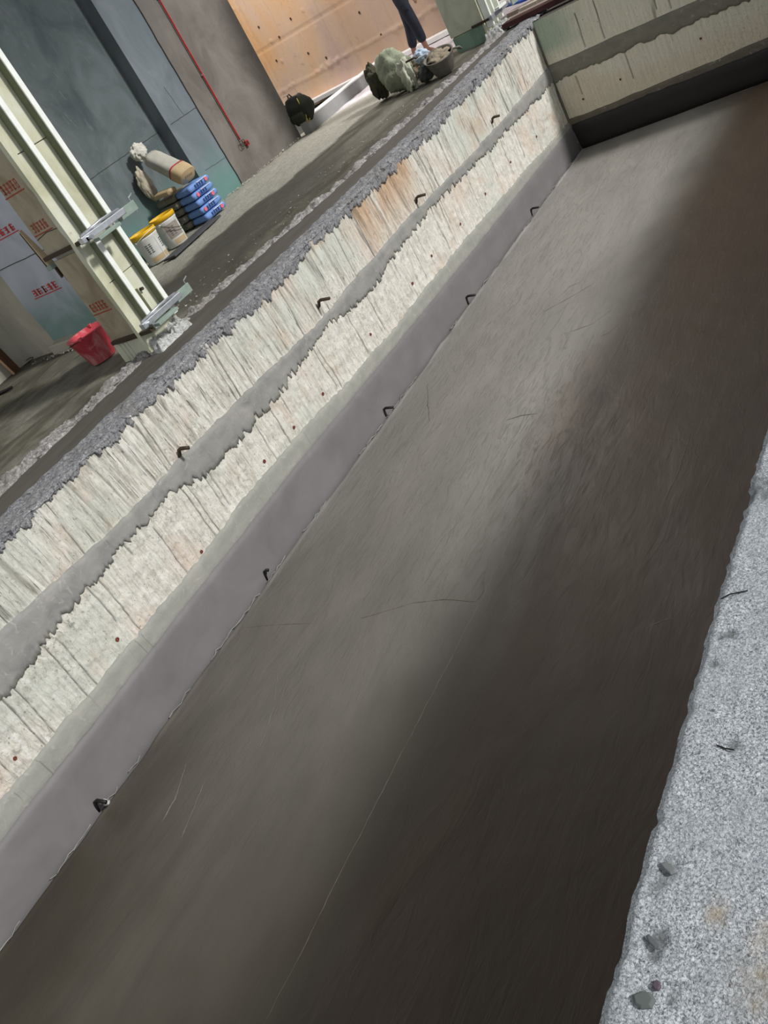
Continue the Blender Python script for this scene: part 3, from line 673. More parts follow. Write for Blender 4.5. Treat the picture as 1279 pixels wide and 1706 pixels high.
# ================================================================== COLUMNS
def column_one():
    t = thing('column_form', 'left column wrapped in cream form panels with two white tubes and clamps', 'column', (4.27, 5.9, 0))
    ox, oy = 4.27, 5.9
    L = lambda a, b: ((a[0]-ox, a[1]-oy, a[2]), (b[0]-ox, b[1]-oy, b[2]))
    def B(name, a, b, mat, parent=t, bev=.003, lab=None):
        o = MB().box(*L(a, b)).build(name, mat, parent, bevel=bev)
        if lab: o['label'] = lab
        return o
    HC = 4.0
    B('core', (4.11, 5.58, -.02), (4.47, 5.93, HC), M_PLAST2)
    # camera side panels: three boards above each other with joints
    lo = B('side_panel', (4.092, 5.575, .17), (4.11, 5.955, .905), M_BPAN, lab='lower brown stained side panel')
    up = B('side_panel', (4.088, 5.575, .93), (4.11, 5.96, 2.1), M_BPAN, lab='upper brown stained side panel')
    B('side_panel', (4.088, 5.575, 2.11), (4.11, 5.96, HC), M_BPAN)
    B('side_panel', (4.085, 5.60, -.01), (4.11, 5.97, .15), M_GPAN, lab='grey green boards at the column foot')
    seam([(4.087-ox, 5.6-oy, 1.10), (4.086-ox, 5.8-oy, 1.11), (4.087-ox, 5.95-oy, 1.09)], .003, t)
    for yy in (5.80, 5.85, 5.90): B('batten', (4.078, yy - .012, 0), (4.086, yy + .012, .15), M_GPAN, bev=.002)
    # pit side panels
    B('front_panel', (4.06, 5.555, .02), (4.46, 5.578, .60), M_CPAN, lab='cream panel facing the pit')
    B('front_panel', (4.06, 5.552, .605), (4.46, 5.578, 1.62), M_CPAN)
    B('front_panel', (4.06, 5.552, 1.626), (4.46, 5.578, HC), M_CPAN)
    # chipped cream corner strip toward the camera
    pr = []
    for k, z in enumerate(np.arange(.02, HC, .05)):
        w_ = .030 + .006*float(fbm(z*3, 0, 451)) + (.008*float(vn(z*14, 0, 452)) if z < 1.4 else 0); pr.append((w_, z))
    vs_ = []; 
    for w_, z in pr: vs_ += [(4.045-ox, 5.546-oy, z), (4.045-ox, 5.552+w_*1.3-oy, z), (4.10-ox, 5.552+w_*1.3-oy, z), (4.10-ox, 5.546-oy, z)]
    fs_ = [(0, 1, 2, 3), tuple(len(vs_) - 4 + k for k in (3, 2, 1, 0))]
    for k in range(len(pr) - 1):
        for q in range(4): fs_.append((k*4+q, k*4+4+q, k*4+4+(q+1) % 4, k*4+(q+1) % 4))
    o = MB().add(vs_, fs_).build('corner_strip', M_CPAN, t); o['label'] = 'chipped cream corner strip'
    # tubes
    for x, z0 in ((4.155, .14), (4.385, .14)):
        for za, zb in ((z0, .90), (.93, HC)):
            o = B('upright', (x + .004, 5.465 if za > .5 else 5.475, za), (x + .034, 5.548, zb), M_BAR_SHADE, bev=.003, lab='upright bar with a bright white front edge')
            e = B('white_edge', (x - .002, 5.453 if za > .5 else 5.463, za), (x + .042, 5.467 if za > .5 else 5.477, zb), M_TUBE, bev=.003); e.parent = o
    B('packer', (4.25, 5.50, .26), (4.275, 5.55, .46), M_CPAN)
    o = MB().tube([(4.27-ox, 5.52-oy, .44), (4.27-ox, 5.47-oy, .44)], .013, 8).build('tie_rod', M_REBAR, t)
    # clamps: bars around with ends sticking out
    for z in (.955, .235):
        c = t
        B('clamp_bar', (4.02, 5.40, z - .022), (4.50, 5.452, z + .026), M_STEEL, bev=.006, lab='steel clamp bar across the tubes')
        MB().tube([(4.04-ox, 5.425-oy, z + .03), (4.26-ox, 5.41-oy, z + .045), (4.47-ox, 5.425-oy, z + .03)], .012, 8).build('clamp_rod', M_STEEL, t, True)
        B('clamp_wedge', (4.10, 5.33, z - .055), (4.34, 5.40, z - .030), M_GREENPLATE, bev=.003)
        B('clamp_arm', (4.05, 5.40, z - .02 - .05*(z < .5)), (4.085, 5.99 if z > .5 else 5.93, z + .01 - .05*(z < .5)), M_REBAR, bev=.003, lab='dark clamp bar along the side panel')
        B('clamp_plate', (4.46, 5.47, z - .055), (4.68, 5.492, z + .02), M_GREENPLATE, bev=.004, lab='green clamp end plate')
        MB().tube([(4.655-ox, 5.482-oy, z - .065), (4.655-ox, 5.475-oy, z + .05), (4.70-ox, 5.47-oy, z + .065)], .006, 6).build('clamp_pin', M_STEEL, t)
        MB().tube([(4.08-ox, 5.43-oy, z), (4.08-ox, 5.36-oy, z - .01)], .016, 8).build('clamp_nut', M_STEEL, t)
    # base mortar
    ys_ = np.linspace(5.42, 5.60, 30); xs_ = np.linspace(4.04, 4.50, 60); Xg, Yg = np.meshgrid(xs_, ys_, indexing='ij')
    e = sst(4.04, 4.09, Xg + .02*fbm(Xg*20, Yg*20, 460))*sst(4.50, 4.44, Xg)*sst(5.42, 5.47, Yg + .02*fbm(Xg*20, Yg*20, 462))
    e = e*sst(4.04, 4.07, Xg)*sst(4.50, 4.46, Xg)*sst(5.42, 5.45, Yg); Z = -.05 + e*(.09 + .05*sst(5.45, 5.58, Yg) + .07*fbm(Xg*26, Yg*26, 461, 4))
    o = grid_mesh('base_mortar', np.stack([Xg-ox, Yg-oy, Z], -1).reshape(-1, 3), 60, 30, M_MORTW, t); o['label'] = 'white crumbly mortar at the column foot'
    stamp(up, M_STAMP2, 4.088-ox, 5.95-oy, 5.72-oy, 1.44, .085, 5, 6); stamp(up, M_STAMP2, 4.088-ox, 5.93-oy, 5.72-oy, 1.13, .08, 5, 7)
    stamp(lo, M_STAMP2, 4.092-ox, 5.93-oy, 5.72-oy, .44, .085, 5, 8)
    return t
column_one()
# wooden wedge held by the clamp arm, bar hook
t = thing('timber_wedge', 'pointed timber stake jammed behind the clamp, left of the left column', 'stake', (4.11, 6.01, .90)); t.scale = (1, .6, .72)
MB().add([(-.03,0,-.02),(.03,0,-.02),(.03,.05,-.02),(-.03,.05,-.02),(-.012,.13,.42),(.012,.13,.42),(.012,.145,.42),(-.012,.145,.42)],
         [(0,3,2,1),(4,5,6,7),(0,1,5,4),(1,2,6,5),(2,3,7,6),(3,0,4,7)]).build('timber', simple('pale_timber', lin(186, 168, 140), .8, .15, 8, stretch=(6, 6, .6)), t)
MB().add([(-.035,.05,-.03),(.03,.05,-.03),(.03,.065,-.03),(-.035,.065,-.03),(-.014,.15,.40),(.012,.15,.40),(.012,.158,.40),(-.014,.158,.40)],
         [(0,3,2,1),(4,5,6,7),(0,1,5,4),(1,2,6,5),(2,3,7,6),(3,0,4,7)]).build('dark_edge', M_REBAR, t)
MB().box((-.04, -.035, -.05), (.04, .075, .0)).build('clamp_block', M_GREENPLATE, t, bevel=.005)
MB().box((-.012, -.03, -.17), (.012, .0, -.05)).build('hanging_strap', M_REBAR, t)
MB().tube([(0, -.04, -.16), (0, -.045, -.22), (0, -.06, -.235), (0, -.075, -.21), (0, -.075, -.16)], .005, 6).build('hook', M_STEEL, t)

def column_two():
    ox, oy = 11.6, 5.9
    t = thing('column_form', 'second column farther off, grey-green panel with green foot beside the worker', 'column', (ox, oy, 0))
    def B(name, a, b, mat, bev=.003, lab=None, parent=t):
        o = MB().box((a[0]-ox, a[1]-oy, a[2]), (b[0]-ox, b[1]-oy, b[2])).build(name, mat, parent, bevel=bev)
        if lab: o['label'] = lab
        return o
    B('core', (11.42, 5.68, -.02), (11.85, 6.13, 4), M_PLAST2)
    B('side_panel', (11.395, 5.66, .20), (11.42, 6.15, 1.6), M_GPAN, lab='grey green panel')
    B('side_panel', (11.395, 5.66, 1.61), (11.42, 6.15, 4), M_GPAN)
    B('foot_panel', (11.39, 5.66, -.01), (11.42, 6.13, .19), M_GREENBASE, lab='dark green stained foot')
    B('front_panel', (11.38, 5.63, .02), (11.85, 5.66, 4), M_CPAN)
    for x in (11.42, 11.56, 11.74):
        B('steel_tube', (x, 5.53, .12), (x + .04, 5.625, 4), M_TUBE)
    for z in (.22, .95):
        B('clamp_bar', (11.34, 5.48, z - .025), (11.95, 5.53, z + .025), M_STEEL, .006)
        B('clamp_plate', (11.9, 5.42, z - .05), (12.2, 5.44, z + .03), M_GREENPLATE)
        B('clamp_wedge', (11.45, 5.40, z + .03), (11.70, 5.47, z + .06), M_TUBE)
    B('clamp_arm', (11.35, 5.5, .20), (11.38, 5.80, .23), M_REBAR)
    xs_ = np.linspace(11.30, 11.9, 40); ys_ = np.linspace(5.38, 5.66, 22); Xg, Yg = np.meshgrid(xs_, ys_, indexing='ij')
    Z = -.01 + sst(11.30, 11.36, Xg)*sst(11.9, 11.8, Xg)*sst(5.38, 5.45, Yg)*(.08 + .05*fbm(Xg*30, Yg*30, 463, 4))
    grid_mesh('base_mortar', np.stack([Xg-ox, Yg-oy, Z], -1).reshape(-1, 3), 40, 22, M_MORTW, t)
column_two()

# ================================================================== PAILS
M_PAILW = simple('white_pail_plastic', lin(206, 208, 204), .45, .07, 9)
M_YEL = simple('yellow_lid_ring', lin(226, 178, 26), .45, .1, 14)
M_LAB = simple('beige_print', lin(184, 164, 128), .6, .1); M_GREYLAB = simple('grey_print', lin(150, 142, 134), .6, .15); M_INK = simple('dark_print', lin(92, 92, 96), .6, .1); M_REDP = simple('red_print', lin(200, 56, 72), .6, .1)
def band_patch(r0, r1, z0, z1, a0, a1, n=8, off=.0012):
    vs_ = []; 
    for k in range(n + 1):
        a = a0 + (a1 - a0)*k/n
        for z, r in ((z0, r0), (z1, r1)): vs_.append(((r + off)*math.cos(a), (r + off)*math.sin(a), z))
    return vs_, [(2*k, 2*k+2, 2*k+3, 2*k+1) for k in range(n)]
def pail(loc, rz, label, grey):
    t = thing('paint_pail', label, 'pail', loc, rz, 'mortar pails by the wall')
    rr = lambda z: .135 + .022*z/.36
    c = MB().lathe([(.132, 0), (.136, .004), (rr(.10), .10), (rr(.28), .28), (rr(.30)+.006, .30), (rr(.315)+.006, .315), (rr(.318), .318), (rr(.335), .335), (rr(.335)-.004, .335), (rr(.1)-.004, .10), (.131, .012)], 36)
    b = c.build('body', M_PAILW, t, True)
    rg = MB().lathe([(.157, .325), (.168, .328), (.170, .37), (.166, .378), (.156, .378), (.153, .330)], 36, closed=True).build('rim', M_YEL, t, True); rg['label'] = 'yellow rim'
    c = MB(); c.add(*band_patch(rr(.02), rr(.08), .02, .08, -2.9, -.3, 20)); c.build('label_band', M_LAB, b)
    c = MB()
    if grey: c.add(*band_patch(rr(.10), rr(.27), .10, .27, -3.1, -1.75, 12)); c.build('label_panel', M_GREYLAB, b)
    c = MB(); r_ = random.Random(5)
    for a0 in (-2.75, -2.45, -1.35, -1.1, -.8):
        for k in range(5):
            z = .13 + .024*k; w_ = .07 + .05*r_.random()
            c.add(*band_patch(rr(z), rr(z + .010), z, z + .010, a0 - w_, a0 + w_, 4, .002))
        c.add(*band_patch(rr(.12), rr(.24), .13, .235, a0 - .01, a0 + .015, 1, .0022))
    o = c.build('print', M_INK, b); o['kind'] = 'stuff'
    if not grey:
        c = MB(); c.add(*band_patch(rr(.15), rr(.20), .13, .21, -.95, -.55, 6, .0025)); c.build('red_print', M_REDP, b)
    c = MB(); c.tube([( (rr(z) + .003)*math.cos(-1.75), (rr(z) + .003)*math.sin(-1.75), z) for z in (.0, .1, .2, .28)], .004, 5); c.build('seam', M_WHITE_EDGE, b)
    for s_ in (0, 1):
        a = -.15 + s_*math.pi; o = MB().tube([(.155*math.cos(a), .155*math.sin(a), .30), (.178*math.cos(a), .178*math.sin(a), .30)], .016, 10).build('handle_lug', M_PAILW, t)
    pts = [(.172*math.cos(-.15 + u), .172*math.sin(-.15 + u) - .02*math.sin(-u), .30 - .13*math.sin(-u)) for u in np.linspace(0, -math.pi, 15)]
    if not grey: pts = [(.172*math.cos(-.15 + u), .172*math.sin(-.15 + u)*1.0 - .0*math.sin(-u), .30 + .055*math.sin(-u)) for u in np.linspace(0, -math.pi, 15)]
    MB().tube(pts, .004, 6).build('handle', M_TUBE if not grey else M_REBAR, t, True)
    # dried mortar inside
    MB().lathe([(.001, .29), (.145, .30)], 24).build('contents', M_STRIP, t)
    return t
pail((6.98, 8.36, -.005), .15, 'white pail with yellow rim and red print, nearest the left column', False)
pail((7.42, 8.42, -.005), .5, 'white pail with yellow rim and grey label panel, beside the bag stack', True)
o = thing('board_scrap', 'dark flat board lying on the floor in front of the pails', 'board', (7.35, 8.06, .0), .12)
MB().box((-.55, -.10, .0), (.55, .10, .022)).build('board', simple('dark_wet_board', lin(70, 72, 74), .7, .2, 8), o, bevel=.004)

# ================================================================== BAGS
def bag(name, a, b, mat, parent, seed, pinch=.82, amp=.005):
    """stuffed paper sack between corner a and b (local): rounded, pillow-like, creased"""
    nx, ny, nz = 13, 11, 5; r = random.Random(seed); c = MB(); idx = {}
    import itertools
    vs_ = []; fs_ = []
    def P_(u, v, w):
        x = a[0] + (b[0]-a[0])*u; y = a[1] + (b[1]-a[1])*v; 
        e = (1 - (2*abs(u-.5))**9)*(1 - (2*abs(v-.5))**9)
        h = (b[2]-a[2]); zc = (a[2]+b[2])/2; z = zc + (w-.5)*h*(pinch + (1-pinch)*e)
        bl = .5*h*(1 - (2*abs(w-.5))**2)*.30
        if u in (0, 1): x += bl*(1 if u == 1 else -1)
        if v in (0, 1): y += bl*(1 if v == 1 else -1)
        n_ = amp*float(fbm(x*14 + seed, y*14 + z*9, 500 + seed % 9, 3)); return (x + n_, y + n_, z + n_*.8)
    def key(i, j, k):
        if (i, j, k) not in idx: idx[(i, j, k)] = len(vs_); vs_.append(P_(i/(nx-1), j/(ny-1), k/(nz-1)))
        return idx[(i, j, k)]
    for i in range(nx-1):
        for j in range(ny-1):
            fs_.append((key(i,j,0), key(i,j+1,0), key(i+1,j+1,0), key(i+1,j,0))); fs_.append((key(i,j,nz-1), key(i+1,j,nz-1), key(i+1,j+1,nz-1), key(i,j+1,nz-1)))
    for i in range(nx-1):
        for k in range(nz-1):
            fs_.append((key(i,0,k), key(i+1,0,k), key(i+1,0,k+1), key(i,0,k+1))); fs_.append((key(i,ny-1,k), key(i,ny-1,k+1), key(i+1,ny-1,k+1), key(i+1,ny-1,k)))
    for j in range(ny-1):
        for k in range(nz-1):
            fs_.append((key(0,j,k), key(0,j,k+1), key(0,j+1,k+1), key(0,j+1,k))); fs_.append((key(nx-1,j,k), key(nx-1,j+1,k), key(nx-1,j+1,k+1), key(nx-1,j,k+1)))
    return c.add(vs_, fs_).build(name, mat, parent, True)
M_BBAG = simple('blue_woven_sack', lin(112, 148, 208), .6, .12, 16); M_WH = simple('white_sack_print', lin(214, 220, 232), .6, .06)
M_OBAG = simple('olive_grey_paper_sack', lin(122, 118, 104), .8, .12, 10); M_NAVY = simple('navy_sack_print', lin(52, 76, 140), .6, .1); M_PINK = simple('pink_red_sack_print', lin(222, 108, 122), .6, .1)
ords = ['lowest', 'second from the floor', 'middle', 'second from the top', 'topmost']
for k in range(5):
    z = k*.092; dx = random.uniform(-.015, .015); dy = random.uniform(-.012, .012)
    t = thing('cement_bag', 'blue printed cement bag, %s in the blue stack' % ords[k], 'bag', (8.10 + dx, 8.40 + dy, z), 0, 'blue cement bags stacked by the wall')
    bg_ = bag('sack', (-.19, -.13, 0.003), (.19, .12, .089), M_BBAG, t, k)
    c = MB(); r_ = random.Random(k)
    for j in range(4):
        x = -.10 + .045*j
        for q in range(3): c.box((x, -.1535, .028 + .015*q), (x + .03, -.147, .034 + .015*q))
        c.box((x + .012, -.154, .026), (x + .018, -.147, .068))
    c.build('print', M_NAVY, bg_)
    c = MB(); xx = [.12, -.14, .10, -.12, .13][k]; c.tube([(xx, -.15, .046), (xx, -.1545, .046)], .026, 12); c.build('round_mark', M_PINK, bg_)
    c = MB(); c.box((-.04, -.1535, .070), (.16, -.146, .078)); c.build('white_line', M_WH, bg_)
for k in range(5):
    z = k*.092; dx = random.uniform(-.02, .02)
    t = thing('cement_bag', 'olive grey paper cement bag, %s in the stack behind the blue one' % ords[k], 'bag', (8.06 + dx, 8.72, z), 0, 'olive grey cement bags stacked by the wall')
    bg_ = bag('sack', (-.19, -.155, 0.003), (.19, .16, .089), M_OBAG, t, 20 + k)
    if k < 3:
        c = MB()
        for j in range(3): c.box((-.212, -.10 + .05*j, .03), (-.206, -.07 + .05*j, .06))
        c.build('print', M_INK, bg_)
# bag lying against the wall on top: axis up and back
def tube_bag(name, label, cat, p0, p1, w, h, mat, seed, crumple=.01, cap_mat=None, stripe=None, group=None, taper=1.0):
    p0 = Vector(p0); p1 = Vector(p1); d = p1 - p0; L = d.length
    t = thing(name, label, cat, p0, 0, group)
    q = d.to_track_quat('Z', 'Y').to_matrix()
    n = 26; m_ = 15; vs_ = []; fs_ = []
    for i in range(m_):
        u = i/(m_-1); s_ = 1 - (1 - taper)*u
        if i == 0: s_ *= .92
        for k in range(n):
            a = 2*math.pi*k/n; ca, sa = math.cos(a), math.sin(a)
            x = w/2*s_*math.copysign(abs(ca)**.6, ca); y = h/2*s_*math.copysign(abs(sa)**.6, sa)
            f_ = 1 + crumple/.1*float(fbm(u*9 + seed, a*1.9, 520 + seed, 4))*(.25 + u)
            vs_.append(q @ Vector((x*f_, y*f_, u*L + crumple*1.2*float(vn(a*3, u*6, seed)))))
    for i in range(m_-1):
        for k in range(n): fs_.append((i*n+k, i*n+(k+1) % n, (i+1)*n+(k+1) % n, (i+1)*n+k))
    fs_.append(tuple(range(n))[::-1]); fs_.append(tuple((m_-1)*n+k for k in range(n)))
    b_ = MB().add(vs_, fs_).build('sack', mat, t, True)
    if cap_mat:
        c = MB(); vv = []; ff = []
        for i, zz in enumerate((-.004, .0, .12*L, .26*L)):
            for k in range(n):
                a = 2*math.pi*k/n; ca, sa = math.cos(a), math.sin(a); s_ = .90 if i == 0 else (.95 if i == 1 else 1.03)
                vv.append(q @ Vector((w/2*s_*math.copysign(abs(ca)**.6, ca), h/2*s_*math.copysign(abs(sa)**.6, sa), zz)))
        for i in range(3):
            for k in range(n): ff.append((i*n+k, i*n+(k+1) % n, (i+1)*n+(k+1) % n, (i+1)*n+k))
        ff.append(tuple(range(n))[::-1]); o = c.add(vv, ff).build('kraft_end', cap_mat, t, True); o['label'] = 'brown kraft end of the bag'
        c = MB(); 
        for j in range(4):
            for z_ in (-.012, .0, .012): c.add([q @ Vector(p) for p in [(-.07 + .035*j, z_, -.007), (-.048 + .035*j, z_, -.007), (-.048 + .035*j, z_ + .005, -.007), (-.07 + .035*j, z_ + .005, -.007)]], [(0, 3, 2, 1)])
        c.build('print', M_INK, o)
    if stripe:
        vv = []; ff = []
        for zz in (.27*L, .30*L):
            for k in range(n):
                a = 2*math.pi*k/n; ca, sa = math.cos(a), math.sin(a); vv.append(q @ Vector((w/2*1.035*math.copysign(abs(ca)**.6, ca), h/2*1.035*math.copysign(abs(sa)**.6, sa), zz)))
        for k in range(n): ff.append((k, (k+1) % n, n+(k+1) % n, n+k))
        MB().add(vv, ff).build('red_stripe', stripe, t, True)
    return t
M_KRAFT = simple('brown_kraft_paper', lin(182, 160, 124), .8, .1, 10); M_PAPER = simple('pale_grey_paper', lin(172, 170, 160), .8, .12, 8)
M_WPAPER = simple('crumpled_white_paper', lin(208, 206, 196), .8, .16, 9, bump=.8, bd=.03)
tube_bag('paper_bag', 'paper bag with brown kraft end and red stripe leaning on top of the stack', 'bag', (8.02, 8.27, .56), (8.08, 8.72, .92), .27, .19, M_PAPER, 3, .008, M_KRAFT, simple('red_tape', lin(168, 44, 48), .6), taper=.85)
tube_bag('paper_bag', 'flattened kraft bag squeezed under the leaning paper bag', 'bag', (7.84, 8.46, .51), (7.86, 8.74, .525), .15, .07, M_KRAFT, 5, .012)
def crumple(name, label, cat, loc, size, mat, seed, amp=.35, part='sheet', sub=0):
    t = thing(name, label, cat, loc); n = 44; m_ = 28; vs_ = []; fs_ = []
    for i in range(m_):
        ph = math.pi*i/(m_-1)
        for k in range(n):
            a = 2*math.pi*k/n; d = np.array([math.sin(ph)*math.cos(a), math.sin(ph)*math.sin(a), math.cos(ph)])
            f_ = 1 + amp*float(fbm(d[0]*2.6 + seed*3.1 + d[2]*1.7, d[1]*2.6 + d[2]*1.9 + seed, 540 + seed % 10, 5))*1.6
            vs_.append((d[0]*size[0]*f_, d[1]*size[1]*f_, size[2] + d[2]*size[2]*f_))
    for i in range(m_-1):
        for k in range(n): fs_.append((i*n+k, (i+1)*n+k, (i+1)*n+(k+1) % n, i*n+(k+1) % n))
    MB().add(vs_, fs_).build(part, mat, t, True, sub=sub); return t
crumple('crumpled_bag', 'crumpled white paper bag at the top of the bag pile', 'bag', (8.07, 8.85, .94), (.12, .07, .10), M_WPAPER, 4, .30)
crumple('crumpled_bag', 'long crumpled grey-brown bag hanging down behind the leaning paper bag', 'bag', (7.91, 8.88, .49), (.10, .06, .20), simple('grey_brown_paper', lin(176, 168, 150), .85, .35, 9, bump=.8, bd=.02), 6, .26)

# ================================================================== RED BUCKET
t = thing('bucket', 'red plastic bucket standing on the floor left of the left column', 'bucket', (4.33, 6.55, -.005), .4); t.scale = (1.18, 1.18, 1.12)
M_RB = Mat('red_bucket_plastic', .5, .4); nz_ = M_RB.noise(5, 5, .6, (1, 1, .7), 1.2)
M_RB.color(M_RB.ramp(nz_, [(.35, lin(188, 58, 70)), (.50, lin(206, 84, 94)), (.64, lin(228, 160, 164))]))
MB().lathe([(.095, 0), (.10, .004), (.148, .225), (.158, .232), (.158, .240), (.144, .240), (.095, .012)], 32).build('body', M_RB.m, t, True)
MB().lathe([(.001, .18), (.133, .185)], 24).build('contents', M_STRIP, t)
MB().tube([(.152*math.cos(u), .152*math.sin(u) , .232 - .03*abs(math.sin(u))) for u in np.linspace(.2, math.pi + .2, 14)], .0035, 6).build('handle', M_BLACKR, t, True)
for a in (.2, math.pi + .2): MB().box((.148*math.cos(a) - .012, .148*math.sin(a) - .012, .222), (.148*math.cos(a) + .012, .148*math.sin(a) + .012, .248)).build('handle_lug', M_RB.m, t, bevel=.003)

# brown board leaning at far left, black stick, wire
t = thing('timber_offcut', 'dark brown splintered board leaning on the wall at the far left', 'board', (4.74, 8.66, 0))
rot = Matrix.Rotation(.0, 3, 'X')
MB().add([(-.03,-.03,0),(.05,-.03,0),(.05,-.01,0),(-.03,-.01,0),(-.08,.045,.62),(.02,.045,.62),(.02,.06,.62),(-.08,.06,.62)],
         [(0,3,2,1),(4,5,6,7),(0,1,5,4),(1,2,6,5),(2,3,7,6),(3,0,4,7)]).build('board', simple('dark_brown_timber', lin(78, 50, 34), .8, .35, 7, stretch=(6, 6, .7)), t)
MB().add([(-.055,-.03,0),(-.035,-.03,0),(-.035,-.01,0),(-.055,-.01,0),(-.10,.045,.55),(-.082,.045,.55),(-.082,.06,.55),(-.10,.06,.55)],
         [(0,3,2,1),(4,5,6,7),(0,1,5,4),(1,2,6,5),(2,3,7,6),(3,0,4,7)]).build('pale_splinter', simple('pale_splinter_wood', lin(170, 136, 108), .8), t)
c = [(4.80 + .05*math.cos(a) + .01*a, 8.50 + .05*math.sin(a), .012 + .004*a) for a in np.linspace(0, 9, 26)]
tag(MB().tube(c, .0045, 6).build('wire_scrap', M_BLACKR, None, True), 'curled black wire scrap on the floor by the brown board', 'wire')
a_ = onz(-25, 668, .012); b_ = onz(20, 645, .012)
tag(MB().tube([a_, (a_ + b_)/2, b_], [.018, .02, .014], 8).build('steel_bar', M_BLACKR, None), 'thick black bar lying on the floor at the left frame edge', 'bar')
# small rubble along the wall bases
M_RUB = simple('pale_rubble', lin(176, 174, 164), .9, .15)
r_ = random.Random(3)
def chip(c, x, y, z, s):
    vs_ = [(x + s*r_.uniform(-1, 1), y + s*r_.uniform(-1, 1), z + s*r_.uniform(0, 1)) for _ in range(4)]
    c.add(vs_, [(0, 1, 2), (0, 2, 3), (0, 3, 1), (1, 3, 2)])
def rub(fn, n_, label):
    c = MB()
    for k in range(n_): chip(c, *fn())
    o = c.build('rubble_crumbs', M_RUB, None); o['kind'] = 'stuff'; tag(o, label, 'rubble')
rub(lambda: (r_.uniform(8.75, 10.9), 8.76 - abs(r_.gauss(0, .05)), 0, r_.uniform(.006, .022)), 240, 'pale crumbs along the foot of the plastered wall')
rub(lambda: (4.86 - abs(r_.gauss(0, .05)), r_.uniform(7.4, 8.4), 0, r_.uniform(.006, .02)), 90, 'pale crumbs at the foot of the left wall end')
rub(lambda: (r_.uniform(4.7, 9.6), r_.uniform(5.75, 6.3), .0, r_.uniform(.004, .014)), 240, 'fine mortar crumbs behind the mortar crest')

# ================================================================== BACKPACK
t = thing('backpack', 'black and yellow-trimmed backpack hanging at the end of the plastered wall', 'backpack', (11.03, 8.68, .12))
M_BPK = simple('black_green_fabric', lin(34, 38, 30), .8, .3, 14)
bg_ = bag('body', (-.05, -.17, .0), (.09, .13, .40), M_BPK, t, 41, .75, .014)
bag('pocket', (-.10, -.14, .03), (-.04, .08, .22), simple('dark_green_fabric', lin(46, 50, 36), .8, .3), t, 43, .7, .008)
MB().tube([(-.07, -.15, .36), (-.09, -.165, .25), (-.08, -.17, .12), (-.08, -.13, .03), (-.09, -.17, .0), (-.08, -.20, .05)], .008, 6).build('strap', simple('yellow_strap', lin(176, 160, 70), .7, .2), t, True)
MB().tube([(0, -.03, .39), (.0, .0, .45), (.02, .05, .44), (.02, .06, .38)], .010, 6).build('carry_loop', M_BPK, t, True)
MB().tube([(.0, .0, .44), (-.03, .02, .455), (-.04, .09, .45)], .005, 6).build('hook', M_STEEL, t)

# ================================================================== SACKS, PAN
M_SACK = simple('green_white_woven_sack', lin(150, 156, 134), .75, .28, 7, bump=.7, bd=.03)
M_SACKD = simple('dark_olive_sack', lin(72, 70, 54), .85, .3, 7, bump=.7, bd=.03)
crumple('woven_sack', 'bulging green and white woven sack on the floor left of the worker', 'sack', (10.62, 6.64, -.01), (.18, .24, .26), M_SACK, 1, .20)
crumple('woven_sack', 'dark olive sack slumped at the left side of the sack heap', 'sack', (10.70, 7.03, -.01), (.12, .10, .23), M_SACKD, 2, .3)
crumple('woven_sack', 'pale crumpled sack slumped against the green and white sack', 'sack', (10.40, 6.36, -.01), (.09, .10, .19), simple('pale_sack_cloth', lin(196, 198, 178), .75, .25, 9, bump=.8, bd=.03), 8, .45)
crumple('debris_heap', 'brown twisted rags heaped behind the sacks at the workers feet', 'rags', (11.1, 6.75, -.01), (.16, .24, .14), simple('brown_rag', lin(120, 104, 86), .9, .35, 12, bump=.8, bd=.03), 9, .5)
crumple('plastic_bag', 'pale blue plastic bag between the sacks and the mortar pan', 'bag', (10.50, 6.14, .21), (.08, .10, .08), simple('pale_blue_plastic', lin(196, 212, 232), .4, .08, 10), 10, .3)
crumple('woven_sack', 'dark grey sack under the pale blue plastic bag', 'sack', (10.44, 6.13, -.01), (.12, .10, .10), simple('dark_grey_sack', lin(78, 80, 74), .8, .25, 8), 12, .3)
t = thing('mortar_pan', 'grey rubber mortar pan tilted beside the sacks, crusted with mortar', 'bucket', (10.38, 5.84, .0), 0)
M_PAN = simple('grey_rubber_crusted', lin(120, 116, 108), .8, .25, 12, bump=.5, bd=.01)
o = MB().lathe([(.13, 0), (.135, .005), (.19, .20), (.20, .21), (.19, .215), (.18, .205), (.125, .012)], 26).build('body', M_PAN, t, True); o.rotation_euler = (.12, -.28, 0); o.location = (0, 0, .035)
o2 = crumple('tmp', 'x', 'x', (0, 0, 0), (.15, .15, .05), simple('brown_mortar', lin(150, 138, 120), .9, .3, 14, bump=.7, bd=.02), 13, .4, 'contents')
ch = kids(o2)[0]; ch.parent = t; ch.location = (0, .0, .17); ch.rotation_euler = (.12, -.28, 0); bpy.data.objects.remove(o2)
MB().tube([(-.02, -.20, .22), (.05, -.27, .20), (.12, -.26, .16), (.10, -.19, .20)], .012, 7).build('handle', M_PAN, t, True)
t = thing('trowel', 'dark metal trowel lying across the edge of the mortar pan', 'trowel', (10.35, 5.98, .30), .4)
MB().add([(-.02, -.05, 0), (.02, -.05, 0), (.05, .12, .0), (-.05, .12, 0), (-.02, -.05, .006), (.02, -.05, .006), (.05, .12, .006), (-.05, .12, .006)],
         [(0,3,2,1),(4,5,6,7),(0,1,5,4),(1,2,6,5),(2,3,7,6),(3,0,4,7)]).build('blade', M_STEEL, t)
MB().tube([(0, .10, .006), (0, .15, .03), (0, .26, .03)], .012, 7).build('handle', M_REBAR, t, True)

